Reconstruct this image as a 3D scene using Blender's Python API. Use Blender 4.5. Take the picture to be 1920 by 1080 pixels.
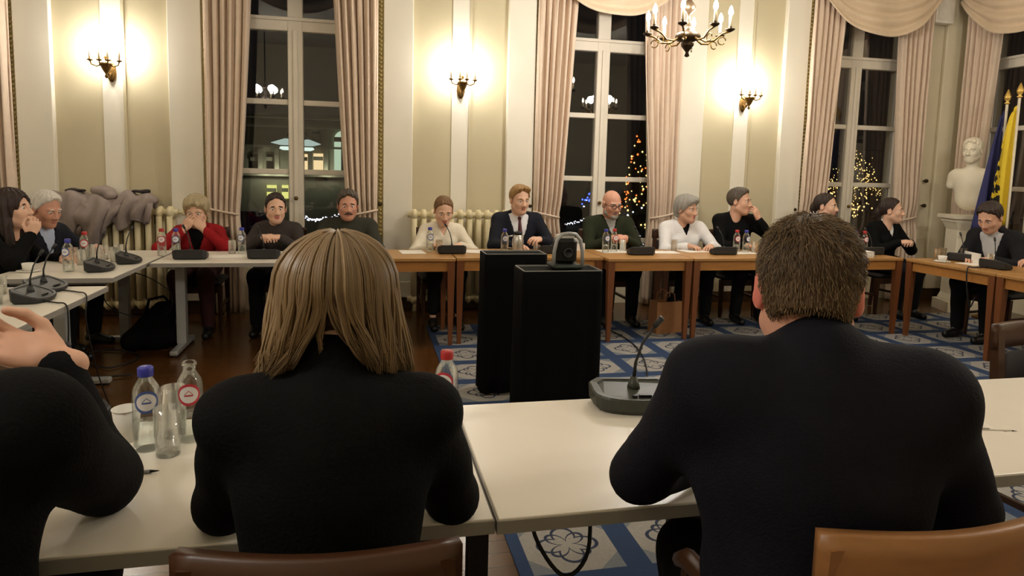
import bpy, math, random
import numpy as np
from mathutils import Vector, Matrix
random.seed(7); np.random.seed(7)
for o in list(bpy.data.objects): bpy.data.objects.remove(o, do_unlink=True)
SC = bpy.context.scene
COL = SC.collection

# ---------------------------------------------------------------- camera
FPX = 1250.0; CAMH = 1.5
YAW = math.radians(12.4); PITCH = math.radians(6.0); ROLL = math.radians(1.43)
cam = bpy.data.cameras.new('camera'); camo = bpy.data.objects.new('camera', cam); COL.objects.link(camo)
cam.sensor_width = 36; cam.lens = FPX/1920*36; cam.clip_start = 0.05; cam.clip_end = 300
cam.shift_y = -(540-(320+FPX*math.tan(PITCH)))/1920
F0 = Vector((math.sin(YAW), math.cos(YAW), 0)); R0 = Vector((math.cos(YAW), -math.sin(YAW), 0)); U0 = Vector((0, 0, 1))
Fv = F0*math.cos(PITCH)-U0*math.sin(PITCH); Uv = U0*math.cos(PITCH)+F0*math.sin(PITCH)
Rr = R0*math.cos(ROLL)+Uv*math.sin(ROLL); Ur = Uv*math.cos(ROLL)-R0*math.sin(ROLL)
m = Matrix((Rr, Ur, -Fv)).transposed().to_4x4(); m.translation = Vector((0, 0, CAMH)); camo.matrix_world = m
SC.camera = camo
# ---------------------------------------------------------------- world, exposure
w = bpy.data.worlds.new('night'); SC.world = w; w.use_nodes = True
w.node_tree.nodes['Background'].inputs[0].default_value = (.005, .0046, .0045, 1)
w.node_tree.nodes['Background'].inputs[1].default_value = 1.0
SC.view_settings.view_transform = 'Standard'; SC.view_settings.look = 'None'
SC.view_settings.gamma = 1; SC.view_settings.use_curve_mapping = False
SC.view_settings.exposure = 0.0
WARM = (1.0, .955, .895)
SCONCE_W = 13.0; CHAND_W = 112.0

def lamp(name, loc, watts, radius=.05, color=WARM):
    l = bpy.data.lights.new(name, 'POINT'); l.energy = watts; l.shadow_soft_size = radius; l.color = color
    o = bpy.data.objects.new(name, l); COL.objects.link(o); o.location = loc
    return o

# ---------------------------------------------------------------- materials
def lin(c):
    r = []
    for v in c[:3]:
        v = v/255.0
        r.append(v/12.92 if v <= .04045 else ((v+.055)/1.055)**2.4)
    return (r[0], r[1], r[2], 1)
MATS = {}
def M(name, rgb, rough=.6, metal=0, noise=None, bump=None, spec=.4, stretch=(1, 1, 1), sub=0, sheen=0, trans=0):
    if name in MATS: return MATS[name]
    mt = bpy.data.materials.new(name); mt.use_nodes = True; nt = mt.node_tree; b = nt.nodes['Principled BSDF']
    b.inputs['Base Color'].default_value = lin(rgb); b.inputs['Roughness'].default_value = rough
    b.inputs['Metallic'].default_value = metal; b.inputs['Specular IOR Level'].default_value = spec
    if sub: b.inputs['Subsurface Weight'].default_value = sub; b.inputs['Subsurface Radius'].default_value = (.01, .004, .002)
    if sheen: b.inputs['Sheen Weight'].default_value = sheen
    tc = nt.nodes.new('ShaderNodeTexCoord'); mp = nt.nodes.new('ShaderNodeMapping'); mp.inputs['Scale'].default_value = stretch
    nt.links.new(tc.outputs['Object'], mp.inputs['Vector'])
    sc, amt = noise or (12, .12)
    n = nt.nodes.new('ShaderNodeTexNoise'); n.inputs['Scale'].default_value = sc; n.inputs['Detail'].default_value = 4
    nt.links.new(mp.outputs[0], n.inputs['Vector'])
    mx = nt.nodes.new('ShaderNodeMix'); mx.data_type = 'RGBA'
    c = lin(rgb)
    mx.inputs[6].default_value = tuple(max(0, v*(1-amt)) for v in c[:3])+(1,)
    mx.inputs[7].default_value = tuple(min(1, v*(1+amt)) for v in c[:3])+(1,)
    nt.links.new(n.outputs['Fac'], mx.inputs[0]); nt.links.new(mx.outputs[2], b.inputs['Base Color'])
    if bump:
        n2 = nt.nodes.new('ShaderNodeTexNoise'); n2.inputs['Scale'].default_value = bump[0]; n2.inputs['Detail'].default_value = 3
        nt.links.new(mp.outputs[0], n2.inputs['Vector'])
        bp = nt.nodes.new('ShaderNodeBump'); bp.inputs['Strength'].default_value = bump[1]; bp.inputs['Distance'].default_value = .01
        nt.links.new(n2.outputs['Fac'], bp.inputs['Height']); nt.links.new(bp.outputs[0], b.inputs['Normal'])
    MATS[name] = mt; return mt
def EM(name, rgb, strength):
    if name in MATS: return MATS[name]
    mt = bpy.data.materials.new(name); mt.use_nodes = True; nt = mt.node_tree; nt.nodes.clear()
    e = nt.nodes.new('ShaderNodeEmission'); e.inputs[0].default_value = lin(rgb); e.inputs[1].default_value = strength
    o = nt.nodes.new('ShaderNodeOutputMaterial'); nt.links.new(e.outputs[0], o.inputs[0]); MATS[name] = mt; return mt
def GLASS(name, tint, refl=.06, rough=.0, edge=1.0):
    if name in MATS: return MATS[name]
    mt = bpy.data.materials.new(name); mt.use_nodes = True; nt = mt.node_tree; nt.nodes.clear()
    t = nt.nodes.new('ShaderNodeBsdfTransparent'); t.inputs[0].default_value = tint
    g = nt.nodes.new('ShaderNodeBsdfGlossy'); g.inputs['Roughness'].default_value = rough; g.inputs[0].default_value = (1, 1, 1, 1)
    lw = nt.nodes.new('ShaderNodeLayerWeight'); lw.inputs[0].default_value = .35
    mm = nt.nodes.new('ShaderNodeMath'); mm.operation = 'MULTIPLY_ADD'; mm.inputs[1].default_value = edge; mm.inputs[2].default_value = refl
    nt.links.new(lw.outputs['Fresnel'], mm.inputs[0])
    mx = nt.nodes.new('ShaderNodeMixShader'); nt.links.new(mm.outputs[0], mx.inputs[0])
    nt.links.new(t.outputs[0], mx.inputs[1]); nt.links.new(g.outputs[0], mx.inputs[2])
    o = nt.nodes.new('ShaderNodeOutputMaterial'); nt.links.new(mx.outputs[0], o.inputs[0]); MATS[name] = mt; return mt

class NB:   # small math-node builder
    def __init__(s, nt): s.nt = nt
    def m(s, op, a, b=None, c=None):
        n = s.nt.nodes.new('ShaderNodeMath'); n.operation = op
        for i, v in enumerate((a, b, c)):
            if v is None: continue
            if isinstance(v, (int, float)): n.inputs[i].default_value = v
            else: s.nt.links.new(v, n.inputs[i])
        return n.outputs[0]
    def mix(s, f, a, b):
        n = s.nt.nodes.new('ShaderNodeMix'); n.data_type = 'RGBA'
        for i, v in ((0, f), (6, a), (7, b)):
            if isinstance(v, (int, float, tuple)): n.inputs[i].default_value = v
            else: s.nt.links.new(v, n.inputs[i])
        return n.outputs[2]

def rug_material():
    mt = bpy.data.materials.new('patterned_carpet'); mt.use_nodes = True; nt = mt.node_tree; b = nt.nodes['Principled BSDF']; nb = NB(nt)
    tc = nt.nodes.new('ShaderNodeTexCoord'); sp = nt.nodes.new('ShaderNodeSeparateXYZ'); nt.links.new(tc.outputs['Object'], sp.inputs[0])
    P = .47
    u = nb.m('SUBTRACT', nb.m('FRACT', nb.m('DIVIDE', sp.outputs[0], P)), .5)
    v = nb.m('SUBTRACT', nb.m('FRACT', nb.m('DIVIDE', sp.outputs[1], P)), .5)
    au = nb.m('ABSOLUTE', u); av = nb.m('ABSOLUTE', v); mxm = nb.m('MAXIMUM', au, av)
    band = nb.m('GREATER_THAN', mxm, .39)
    r = nb.m('SQRT', nb.m('ADD', nb.m('MULTIPLY', u, u), nb.m('MULTIPLY', v, v)))
    th = nb.m('ARCTAN2', v, u)
    c4 = nb.m('ABSOLUTE', nb.m('COSINE', nb.m('MULTIPLY', th, 2.0)))
    c8 = nb.m('ABSOLUTE', nb.m('SINE', nb.m('MULTIPLY', th, 2.0)))
    R1 = nb.m('MULTIPLY_ADD', c4, .13, .13)
    R2 = nb.m('MULTIPLY_ADD', c8, .16, .05)
    l1 = nb.m('LESS_THAN', nb.m('ABSOLUTE', nb.m('SUBTRACT', r, R1)), .017)
    l2 = nb.m('LESS_THAN', nb.m('ABSOLUTE', nb.m('SUBTRACT', r, R2)), .015)
    motif = nb.m('MAXIMUM', l1, l2)
    sc = nb.m('GREATER_THAN', nb.m('ADD', au, av), .56)
    n = nt.nodes.new('ShaderNodeTexNoise'); n.inputs['Scale'].default_value = 90; nt.links.new(tc.outputs['Object'], n.inputs['Vector'])
    base = nb.mix(sc, lin((160, 155, 148)), lin((122, 126, 132)))
    base = nb.mix(motif, base, lin((50, 58, 78)))
    base = nb.mix(band, base, lin((50, 68, 100)))
    fin = nb.mix(nb.m('MULTIPLY', n.outputs['Fac'], .35), base, lin((60, 60, 66)))
    nt.links.new(fin, b.inputs['Base Color']); b.inputs['Roughness'].default_value = .95; b.inputs['Specular IOR Level'].default_value = .1
    bp = nt.nodes.new('ShaderNodeBump'); bp.inputs['Strength'].default_value = .4; bp.inputs['Distance'].default_value = .004
    nt.links.new(n.outputs['Fac'], bp.inputs['Height']); nt.links.new(bp.outputs[0], b.inputs['Normal'])
    return mt
def parquet_material():
    mt = bpy.data.materials.new('parquet'); mt.use_nodes = True; nt = mt.node_tree; b = nt.nodes['Principled BSDF']; nb = NB(nt)
    tc = nt.nodes.new('ShaderNodeTexCoord'); br = nt.nodes.new('ShaderNodeTexBrick')
    br.inputs['Scale'].default_value = 1; br.inputs['Brick Width'].default_value = .9; br.inputs['Row Height'].default_value = .09
    br.inputs['Mortar Size'].default_value = .003; br.inputs['Color1'].default_value = lin((92, 58, 26)); br.inputs['Color2'].default_value = lin((74, 46, 20))
    br.inputs['Mortar'].default_value = lin((34, 20, 10)); nt.links.new(tc.outputs['Object'], br.inputs['Vector'])
    n = nt.nodes.new('ShaderNodeTexNoise'); n.inputs['Scale'].default_value = 7; nt.links.new(tc.outputs['Object'], n.inputs['Vector'])
    nt.links.new(nb.mix(nb.m('MULTIPLY', n.outputs['Fac'], .35), br.outputs['Color'], lin((54, 32, 14))), b.inputs['Base Color'])
    b.inputs['Roughness'].default_value = .22
    bp = nt.nodes.new('ShaderNodeBump'); bp.inputs['Strength'].default_value = .25; bp.inputs['Distance'].default_value = .004
    nt.links.new(n.outputs['Fac'], bp.inputs['Height']); nt.links.new(bp.outputs[0], b.inputs['Normal'])
    return mt
def label_material(name, rgb):
    # printed round emblem: coloured ring, pale centre with a small peak and a word bar; object x is along the label, z is up
    mt = bpy.data.materials.new(name); mt.use_nodes = True; nt = mt.node_tree; b = nt.nodes['Principled BSDF']; nb = NB(nt)
    tc = nt.nodes.new('ShaderNodeTexCoord'); sp = nt.nodes.new('ShaderNodeSeparateXYZ'); nt.links.new(tc.outputs['Object'], sp.inputs[0])
    x = sp.outputs[0]; z = nb.m('SUBTRACT', sp.outputs[2], .135)
    r = nb.m('SQRT', nb.m('ADD', nb.m('MULTIPLY', x, x), nb.m('MULTIPLY', z, z)))
    ring = nb.m('GREATER_THAN', r, .0225)
    bar = nb.m('MULTIPLY', nb.m('LESS_THAN', nb.m('ABSOLUTE', nb.m('ADD', z, .002)), .0022), nb.m('LESS_THAN', nb.m('ABSOLUTE', x), .011))
    tri = nb.m('LESS_THAN', nb.m('ABSOLUTE', nb.m('SUBTRACT', nb.m('ADD', nb.m('ABSOLUTE', x), z), .011)), .0012)
    tri = nb.m('MULTIPLY', tri, nb.m('GREATER_THAN', z, .001))
    col = nb.mix(nb.m('MAXIMUM', nb.m('MAXIMUM', ring, bar), tri), lin((225, 222, 220)), lin(rgb))
    nt.links.new(col, b.inputs['Base Color']); b.inputs['Roughness'].default_value = .4
    return mt
def attr_material(name, rough=.45, spec=.4):
    mt = bpy.data.materials.new(name); mt.use_nodes = True; nt = mt.node_tree; b = nt.nodes['Principled BSDF']
    a = nt.nodes.new('ShaderNodeAttribute'); a.attribute_name = 'tone'; nt.links.new(a.outputs['Color'], b.inputs['Base Color'])
    b.inputs['Roughness'].default_value = rough; b.inputs['Specular IOR Level'].default_value = spec
    return mt

WALL = M('wall_cream', (224, 214, 186), .6, noise=(3, .05))
PANEL = M('panel_yellow_cream', (198, 186, 154), .6, noise=(3, .05))
PILAST = M('pilaster_white', (230, 223, 206), .5, noise=(4, .04))
GILT = M('gilt_trim', (190, 170, 110), .5, noise=(60, .3))
WINPAINT = M('window_paint', (224, 214, 196), .45, noise=(6, .05))
CURT = M('curtain_cloth', (222, 200, 178), .8, noise=(14, .08), bump=(180, .15), sheen=.2)
SWAG = M('swag_cloth', (214, 192, 164), .75, noise=(14, .07), bump=(180, .15), sheen=.2)
RADP = M('radiator_enamel', (226, 212, 172), .45, noise=(8, .06))
WOODT = M('table_wood', (168, 124, 72), .35, noise=(5, .22), stretch=(1, 8, 8))
WOODA = M('apron_wood', (170, 116, 60), .38, noise=(5, .22), stretch=(1, 8, 8))
WOODL = M('leg_wood', (112, 66, 36), .4, noise=(5, .2), stretch=(8, 8, 1))
DKWOOD = M('dark_chair_wood', (62, 36, 20), .4, noise=(6, .25), stretch=(8, 8, 1))
MIDWOOD = M('chair_wood', (66, 40, 22), .38, noise=(6, .25), stretch=(1, 8, 8))
LTWOOD = M('light_chair_wood', (150, 104, 62), .38, noise=(6, .22), stretch=(1, 8, 8))
UPHOL = M('dark_upholstery', (30, 24, 24), .8)
WHITET = M('white_tabletop', (226, 218, 204), .32, noise=(5, .03))
GREYEDGE = M('grey_edge', (150, 145, 138), .5)
GREYMET = M('grey_metal', (168, 168, 166), .4, .3)
BLKMET = M('black_metal', (22, 22, 22), .45, .3)
BLKPL = M('mic_plastic', (56, 58, 50), .45, noise=(40, .1))
BLKPL2 = M('mic_plastic_dark', (38, 38, 38), .5, noise=(40, .1))
CABLE = M('cable_rubber', (24, 24, 24), .6)
BLACKC = M('black_cloth', (9, 9, 10), .9, noise=(30, .3), spec=.1)
PAPER = M('paper', (226, 220, 210), .8, noise=(9, .02))
BRASS = M('old_brass', (120, 92, 48), .35, .8, noise=(30, .25))
IRON = M('dark_bronze', (64, 50, 34), .4, .7, noise=(30, .25))
CANDLE = M('candle_sleeve', (236, 216, 180), .5)
BULB = EM('lit_bulb', (255, 240, 214), 40)
PANE = GLASS('window_glass', (.92, .92, .92, 1), .018, .012, .4)
BGLASS = GLASS('bottle_glass', (.95, .97, .96, 1), .03, .02, .55)
TGLASS = GLASS('tumbler_glass', (.97, .98, .97, 1), .03, .01, .55)
WATER = GLASS('water', (.93, .95, .94, 1), .03, .0, .5)
MARBLE = M('white_plaster', (232, 222, 198), .55, noise=(12, .06))
CREAMPL = M('cream_plastic', (224, 220, 210), .4)

# ---------------------------------------------------------------- mesh helpers
class MB:
    def __init__(s): s.v = []; s.f = []
    def add(s, vs, fs):
        n = len(s.v); s.v += [tuple(p) for p in vs]; s.f += [tuple(i+n for i in f) for f in fs]; return s
    def box(s, x0, x1, y0, y1, z0, z1, bev=0):
        if bev <= 0:
            vs = [(x, y, z) for z in (z0, z1) for y in (y0, y1) for x in (x0, x1)]
            return s.add(vs, [(0, 2, 3, 1), (4, 5, 7, 6), (0, 1, 5, 4), (2, 6, 7, 3), (0, 4, 6, 2), (1, 3, 7, 5)])
        b = min(bev, (x1-x0)/2.1, (y1-y0)/2.1, (z1-z0)/2.1)
        def ring(xa, xb, ya, yb, c, z): return [(xa+c, ya, z), (xb-c, ya, z), (xb, ya+c, z), (xb, yb-c, z), (xb-c, yb, z), (xa+c, yb, z), (xa, yb-c, z), (xa, ya+c, z)]
        rs = [ring(x0+b, x1-b, y0+b, y1-b, b*.3, z0), ring(x0, x1, y0, y1, b, z0+b), ring(x0, x1, y0, y1, b, z1-b), ring(x0+b, x1-b, y0+b, y1-b, b*.3, z1)]
        return s.rings(rs)
    def rings(s, rs, cap0=True, cap1=True):
        n = len(rs[0]); vs = [p for r in rs for p in r]; fs = []
        for k in range(len(rs)-1):
            for i in range(n):
                j = (i+1) % n; fs.append((k*n+i, k*n+j, (k+1)*n+j, (k+1)*n+i))
        if cap0: fs.append(tuple(range(n-1, -1, -1)))
        if cap1: fs.append(tuple((len(rs)-1)*n+i for i in range(n)))
        return s.add(vs, fs)
    def lathe(s, prof, c=(0, 0, 0), n=20, cap=True, sx=1, sy=1):
        rs = [[(c[0]+r*sx*math.cos(2*math.pi*i/n), c[1]+r*sy*math.sin(2*math.pi*i/n), c[2]+z) for i in range(n)] for r, z in prof]
        return s.rings(rs, cap, cap)
    def tube(s, pts, rad, n=8, cap=True):
        pts = [Vector(p) for p in pts]; rs = []
        if isinstance(rad, (int, float)): rad = [rad]*len(pts)
        up = Vector((0, 0, 1)); prev = None
        for i, p in enumerate(pts):
            d = (pts[min(i+1, len(pts)-1)]-pts[max(i-1, 0)]).normalized()
            a = prev if prev is not None else (up if abs(d.z) < .9 else Vector((1, 0, 0)))
            x = (a-d*a.dot(d)); x = x.normalized() if x.length > 1e-6 else d.orthogonal().normalized()
            y = d.cross(x); prev = x
            rs.append([p+(x*math.cos(2*math.pi*k/n)+y*math.sin(2*math.pi*k/n))*rad[i] for k in range(n)])
        return s.rings(rs, cap, cap)
    def sphere(s, c, r, n=10, m=6, sc=(1, 1, 1)):
        rs = []
        for j in range(1, m):
            t = math.pi*j/m
            rs.append([(c[0]+r*sc[0]*math.sin(t)*math.cos(2*math.pi*i/n), c[1]+r*sc[1]*math.sin(t)*math.sin(2*math.pi*i/n), c[2]-r*sc[2]*math.cos(t)) for i in range(n)])
        return s.rings(rs)
    def prism(s, poly, z0, z1):   # poly in xy
        return s.rings([[(x, y, z0) for x, y in poly], [(x, y, z1) for x, y in poly]])
    def grid(s, fn, nu, nv):
        vs = [fn(i/nu, j/nv) for j in range(nv+1) for i in range(nu+1)]; w = nu+1
        return s.add(vs, [(j*w+i, j*w+i+1, (j+1)*w+i+1, (j+1)*w+i) for j in range(nv) for i in range(nu)])
    def mesh(s, name, smooth=False):
        me = bpy.data.meshes.new(name); me.from_pydata(s.v, [], s.f); me.update()
        if smooth: me.polygons.foreach_set('use_smooth', [True]*len(me.polygons))
        return me
    def build(s, name, mat, parent=None, smooth=False, loc=None, rz=0):
        return mobj(name, s.mesh(name, smooth), mat, parent, loc, rz)
def mobj(name, me, mat, parent=None, loc=None, rz=0):
    o = bpy.data.objects.new(name, me); COL.objects.link(o)
    if mat is not None and not me.materials: me.materials.append(mat)
    if parent is not None: o.parent = parent
    if loc is not None: o.location = loc
    if rz: o.rotation_euler.z = rz
    return o
def tag(o, label=None, cat=None, group=None, kind=None):
    if label: o['label'] = label
    if cat: o['category'] = cat
    if group: o['group'] = group
    if kind: o['kind'] = kind
    return o
def thing(name, label, cat, loc=(0, 0, 0), rz=0, group=None, kind=None):
    o = bpy.data.objects.new(name, None); COL.objects.link(o); o.empty_display_size = .1
    o.location = loc; o.rotation_euler.z = rz
    return tag(o, label, cat, group, kind)
def struct(name, mb, mat, parent=None, smooth=False):
    o = mb.build(name, mat, parent, smooth)
    if parent is None: o['kind'] = 'structure'
    return o
KIDS = {}
def dup(root, loc, rz=0, label=None, group=None, mats=None):
    def cp(o, par):
        c = o.copy(); COL.objects.link(c); c.parent = par
        for ch in [k for k in o.children]: cp(ch, c)
        return c
    r = cp(root, None); r.location = loc; r.rotation_euler.z = rz
    if label: r['label'] = label
    if group: r['group'] = group
    return r
def bevel(o, w=.004, seg=2):
    b = o.modifiers.new('bevel', 'BEVEL'); b.width = w; b.segments = seg; b.limit_method = 'ANGLE'; return o
def solid(o, t=.01):
    s = o.modifiers.new('thickness', 'SOLIDIFY'); s.thickness = t; s.offset = 0; return o

# ================================================================ THE ROOM
YB = 7.15; XL = -5.0; XR = 7.3; YF = -2.2; ZC = 4.3
WINX = [-4.0, -.71, 2.60, 5.87]; BAYX = [-2.36, .97, 4.26]; HW = .70; ZS = .52; ZT = 3.72
fl = struct('floor', MB().box(XL-.3, XR+.3, YF-.3, YB+.3, -.1, 0), parquet_material())
struct('ceiling', MB().box(XL-.3, XR+.3, YF-.3, YB+.3, ZC, ZC+.1), M('ceiling_white', (235, 228, 210), .7))
wb = MB(); xs = [XL-.3]
for c in WINX: xs += [c-HW, c+HW]
xs.append(XR+.3)
for i in range(0, len(xs), 2): wb.box(xs[i], xs[i+1], YB, YB+.35, 0, ZC)
for c in WINX:
    wb.box(c-HW, c+HW, YB, YB+.35, ZT, ZC); wb.box(c-HW, c+HW, YB+.06, YB+.35, 0, ZS)
struct('wall_back', wb, WALL)
WY4 = 6.18
wr = MB().box(XR, XR+.35, YF, WY4-HW, 0, ZC).box(XR, XR+.35, WY4+HW, YB, 0, ZC).box(XR, XR+.35, WY4-HW, WY4+HW, ZT, ZC).box(XR+.06, XR+.35, WY4-HW, WY4+HW, 0, ZS)
struct('wall_right', wr, WALL)
struct('wall_left', MB().box(XL-.3, XL, YF, YB, 0, ZC), WALL)
struct('wall_front', MB().box(XL, XR, YF-.3, YF, 0, ZC), WALL)
bb = MB(); xs2 = [XL]+[v for c in WINX for v in (c-HW-.1, c+HW+.1)]+[XR]
for i in range(0, len(xs2), 2): bb.box(xs2[i], xs2[i+1], YB-.03, YB, 0, .13)
struct('baseboard_back', bb, M('baseboard_dark', (70, 48, 28), .5))
struct('baseboard_right', MB().box(XR-.03, XR, YF, WY4-HW-.1, 0, .13).box(XR-.03, XR, WY4+HW+.1, YB-.03, 0, .13), MATS['baseboard_dark'])
tn = 0
for bi, c in enumerate(BAYX):
    for sx in (-1, 1):
        tn += 1; p = MB(); a, b = sorted((c+sx*.50, c+sx*.80))
        p.box(a, b, YB-.07, YB, .13, ZC); p.box(a+.0, b, YB-.085, YB-.07, .13, .30)
        t = struct('trim_%d' % tn, p, PILAST); bevel(t, .012, 3)
        e = c+sx*.825
        gb = MB(); gb.box(e-.025, e+.025, YB-.04, YB, .13, ZC)
        g = gb.build('gilt_strip', GILT, t)
        bd = MB()
        for k in range(95): bd.sphere((e, YB-.045, .2+k*.043), .017, 6, 4)
        bo = bd.build('bead_row', GILT, t, True); bo['kind'] = 'stuff'
    tn += 1
    t = struct('trim_%d' % tn, MB().box(c-.09, c+.09, YB-.018, YB, .13, ZC), PILAST)
    MB().box(c+.09, c+.115, YB-.03, YB, .13, ZC).build('rib', PANEL, t)
    tn += 1
    t = struct('trim_%d' % tn, MB().box(c-.50, c-.09, YB-.006, YB, .13, ZC).box(c+.115, c+.50, YB-.006, YB, .13, ZC), PANEL)
tn += 1
t = struct('trim_%d' % tn, MB().box(6.98, 7.2, YB-.05, YB, .13, ZC), WALL); bevel(t, .01)
tn += 1
t = struct('trim_%d' % tn, MB().box(7.2, XR, YB-.05, YB, .13, ZC), PANEL)

def window(n, c, axis='x'):
    root = thing('window_%d' % n, None, None, kind='structure')
    if axis == 'x': root.location = (c, YB+.16, 0)
    else: root.location = (XR+.16, c, 0); root.rotation_euler.z = -math.pi/2
    f = MB(); d0, d1 = -.03, .05
    f.box(-HW, -HW+.07, d0, d1, ZS, ZT).box(HW-.07, HW, d0, d1, ZS, ZT).box(-HW, HW, d0, d1, ZT-.07, ZT).box(-HW, HW, d0-.05, d1, ZS, ZS+.08)
    bevel(f.build('window_frame', WINPAINT, root), .008)
    bevel(MB().box(-.075, .075, d0-.02, d1, ZS+.08, ZT-.07).build('mullion', WINPAINT, root), .012, 3)
    bevel(MB().box(-.022, .022, d0-.035, d0-.02, ZS+.08, 2.86).build('astragal', WINPAINT, root), .006)
    bevel(MB().box(-HW+.07, HW-.07, d0-.015, d1, 2.85, 2.99).build('transom', WINPAINT, root), .012, 3)
    bevel(MB().box(-HW+.07, HW-.07, d0-.04, d0-.015, 2.95, 2.985).build('transom_moulding', WINPAINT, root), .008)
    rails = [.72, 1.43, 2.14]
    for z in rails:
        for s in (-1, 1):
            a, b = sorted((s*.075, s*(HW-.07)))
            bevel(MB().box(a, b, d0, d1-.02, z-.028, z+.028).build('muntin', WINPAINT, root), .008)
    zz = [ZS+.08]+rails+[2.85]
    for k in range(4):
        for s in (-1, 1):
            a, b = sorted((s*.075, s*(HW-.07)))
            MB().box(a, b, .0, .006, zz[k]+(.028 if k else 0), zz[k+1]-(.028 if k < 3 else 0)).build('pane', PANE, root)
    for s in (-1, 1):
        a, b = sorted((s*.075, s*(HW-.07)))
        MB().box(a, b, .0, .006, 2.99, ZT-.07).build('pane', PANE, root)
    h = MB().sphere((0, d0-.06, 1.16), .022, 10, 6).tube([(0, d0-.04, 1.16), (0, d0-.01, 1.16)], .01)
    h.build('window_knob', BRASS, root, True)
    return root
for i, c in enumerate(WINX[1:]): window(i+1, c)
window(4, WY4, 'y')
window(5, WINX[0])

# ---------------------------------------------------------------- curtains and swags
def curtain_mesh(sgn, wtop, wtie, wbot, seed):
    rnd = random.Random(seed); ph = rnd.random()*6; nf = 6
    def fn(u, v):
        z = .02+v*3.75; zt = 1.02
        if z > zt: t = (z-zt)/(3.77-zt); wd = wtie+(wtop-wtie)*t**.75
        else: t = (zt-z)/zt; wd = wtie+(wbot-wtie)*min(1, t*2.2)
        amp = .026+.02*abs(math.sin(3*u+seed))
        y = -.10+amp*math.sin(2*math.pi*nf*u+ph+.5*math.sin(2*z+seed))+.014*math.sin(2*math.pi*nf*2.3*u+z*1.1)
        pinch = math.exp(-((z-zt)/.12)**2); y = y*(1-.25*pinch)-.02
        return (sgn*u*wd, y, z)
    return MB().grid(fn, 72, 40).mesh('curtain', True)
def swag_mesh(hw, seed):
    def fn(u, v):
        s = 2*u-1; zlow = 3.15+.52*abs(s)**2.2; zhi = 4.02
        z = zlow+(zhi-zlow)*v
        belly = (1-s*s)
        y = -.20-.10*belly*(1-v)-.028*math.sin(2*math.pi*5.2*v+1.2)*(.35+.65*belly)-.02*math.sin(9*s+seed)
        return (s*hw, y, z)
    return MB().grid(fn, 48, 56).mesh('swag', True)
def dressing(n, c, where, axis='x', skip=()):
    def put(o):
        if axis == 'x': return o
        o.rotation_euler.z = -math.pi/2; return o
    def pos(dx): return (c+dx, YB, 0) if axis == 'x' else (XR, c-dx, 0)
    for s, nm in ((-1, 'left'), (1, 'right')):
        if nm in skip: continue
        root = thing('curtain', 'beige pleated floor-length curtain on the %s side of %s' % (nm, where), 'curtain', pos(s*.82), group='beige window curtains')
        if axis != 'x': root.rotation_euler.z = -math.pi/2
        me = curtain_mesh(-s, .46, .29, .33, n*2+s)
        solid(mobj('drape', me, CURT, root), .012)
        hk = MB().tube([(0, .0, 1.12), (0, -.06, 1.12)], .009).sphere((0, -.065, 1.12), .022, 8, 6)
        hk.build('tieback_hook', IRON, root, True, loc=(s*.03, 0, 0))
        tb = []
        for k in range(25):
            a = k/24*2*math.pi; tb.append((-s*(.145+.145*math.cos(a)), -.11-.062*math.sin(a), 1.03+.03*math.cos(a)*-1))
        MB().tube(tb, .012, 6).build('tieback', CURT, root, True)
    root = thing('swag_valance', 'draped swag valance with curved folds above %s' % where, 'valance', pos(0), group='swag valances')
    if axis != 'x': root.rotation_euler.z = -math.pi/2
    solid(mobj('swag', swag_mesh(.86, n), SWAG, root), .012)
    MB().box(-.92, .92, -.26, 0, 4.0, 4.12).build('pelmet', PILAST, root)
dressing(0, WINX[0], 'the window beyond the coat-draped radiator')
dressing(1, WINX[1], 'the window facing the lit stone building')
dressing(2, WINX[2], 'the window with the lit Christmas tree')
dressing(3, WINX[3], 'the window with scattered tree lights')
dressing(4, WY4, 'the side-wall window behind the flags', 'y')

# ---------------------------------------------------------------- radiators
def radiator(label, x0, x1):
    n = int(round((x1-x0)/.098)); root = thing('radiator', label, 'radiator', ((x0+x1)/2, YB-.16, 0), group='cast iron column radiators')
    w = (x1-x0)/n
    base = MB()
    for k in (-.028, .028): base.tube([(0, k*1.6, .17), (0, k*1.6, .98)], .028, 8)
    base.sphere((0, 0, 1.02), .05, 10, 6, (.75, 1.7, 1.3)).sphere((0, 0, .13), .05, 10, 6, (.75, 1.7, 1.2))
    me = base.mesh('radiator_column', True); me.materials.append(RADP)
    for i in range(n): mobj('column', me, None, root, loc=(-(x1-x0)/2+w*(i+.5), 0, 0))
    MB().tube([(-(x1-x0)/2-.02, 0, 1.02), ((x1-x0)/2+.02, 0, 1.02)], .03, 8).build('top_header', RADP, root, True)
    MB().tube([(-(x1-x0)/2-.02, 0, .13), ((x1-x0)/2+.02, 0, .13)], .03, 8).build('bottom_header', RADP, root, True)
    for s in (-1, 1):
        MB().lathe([(.03, 0), (.022, .03), (.02, .12)], (s*((x1-x0)/2-.06), 0, 0), 8).build('foot', RADP, root, True)
    v = MB().tube([((x1-x0)/2+.02, 0, 1.02), ((x1-x0)/2+.09, 0, 1.02)], .016).lathe([(.026, -.03), (.03, 0), (.026, .04)], ((x1-x0)/2+.08, -.01, 1.02), 10)
    v.build('valve', RADP, root, True)
    return root
radiator('cream column radiator with grey coats thrown over its top', -2.84, -1.80)
radiator('cream column radiator behind the woman in the white blouse', .44, 1.50)

# ---------------------------------------------------------------- carpet
rug = MB().box(0, 6.0, 0, 6.9, 0, .006).build('carpet', rug_material(), loc=(.56, -.62, 0.0))
tag(rug, 'blue and grey patterned carpet of square medallions under the tables', 'carpet')

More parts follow.
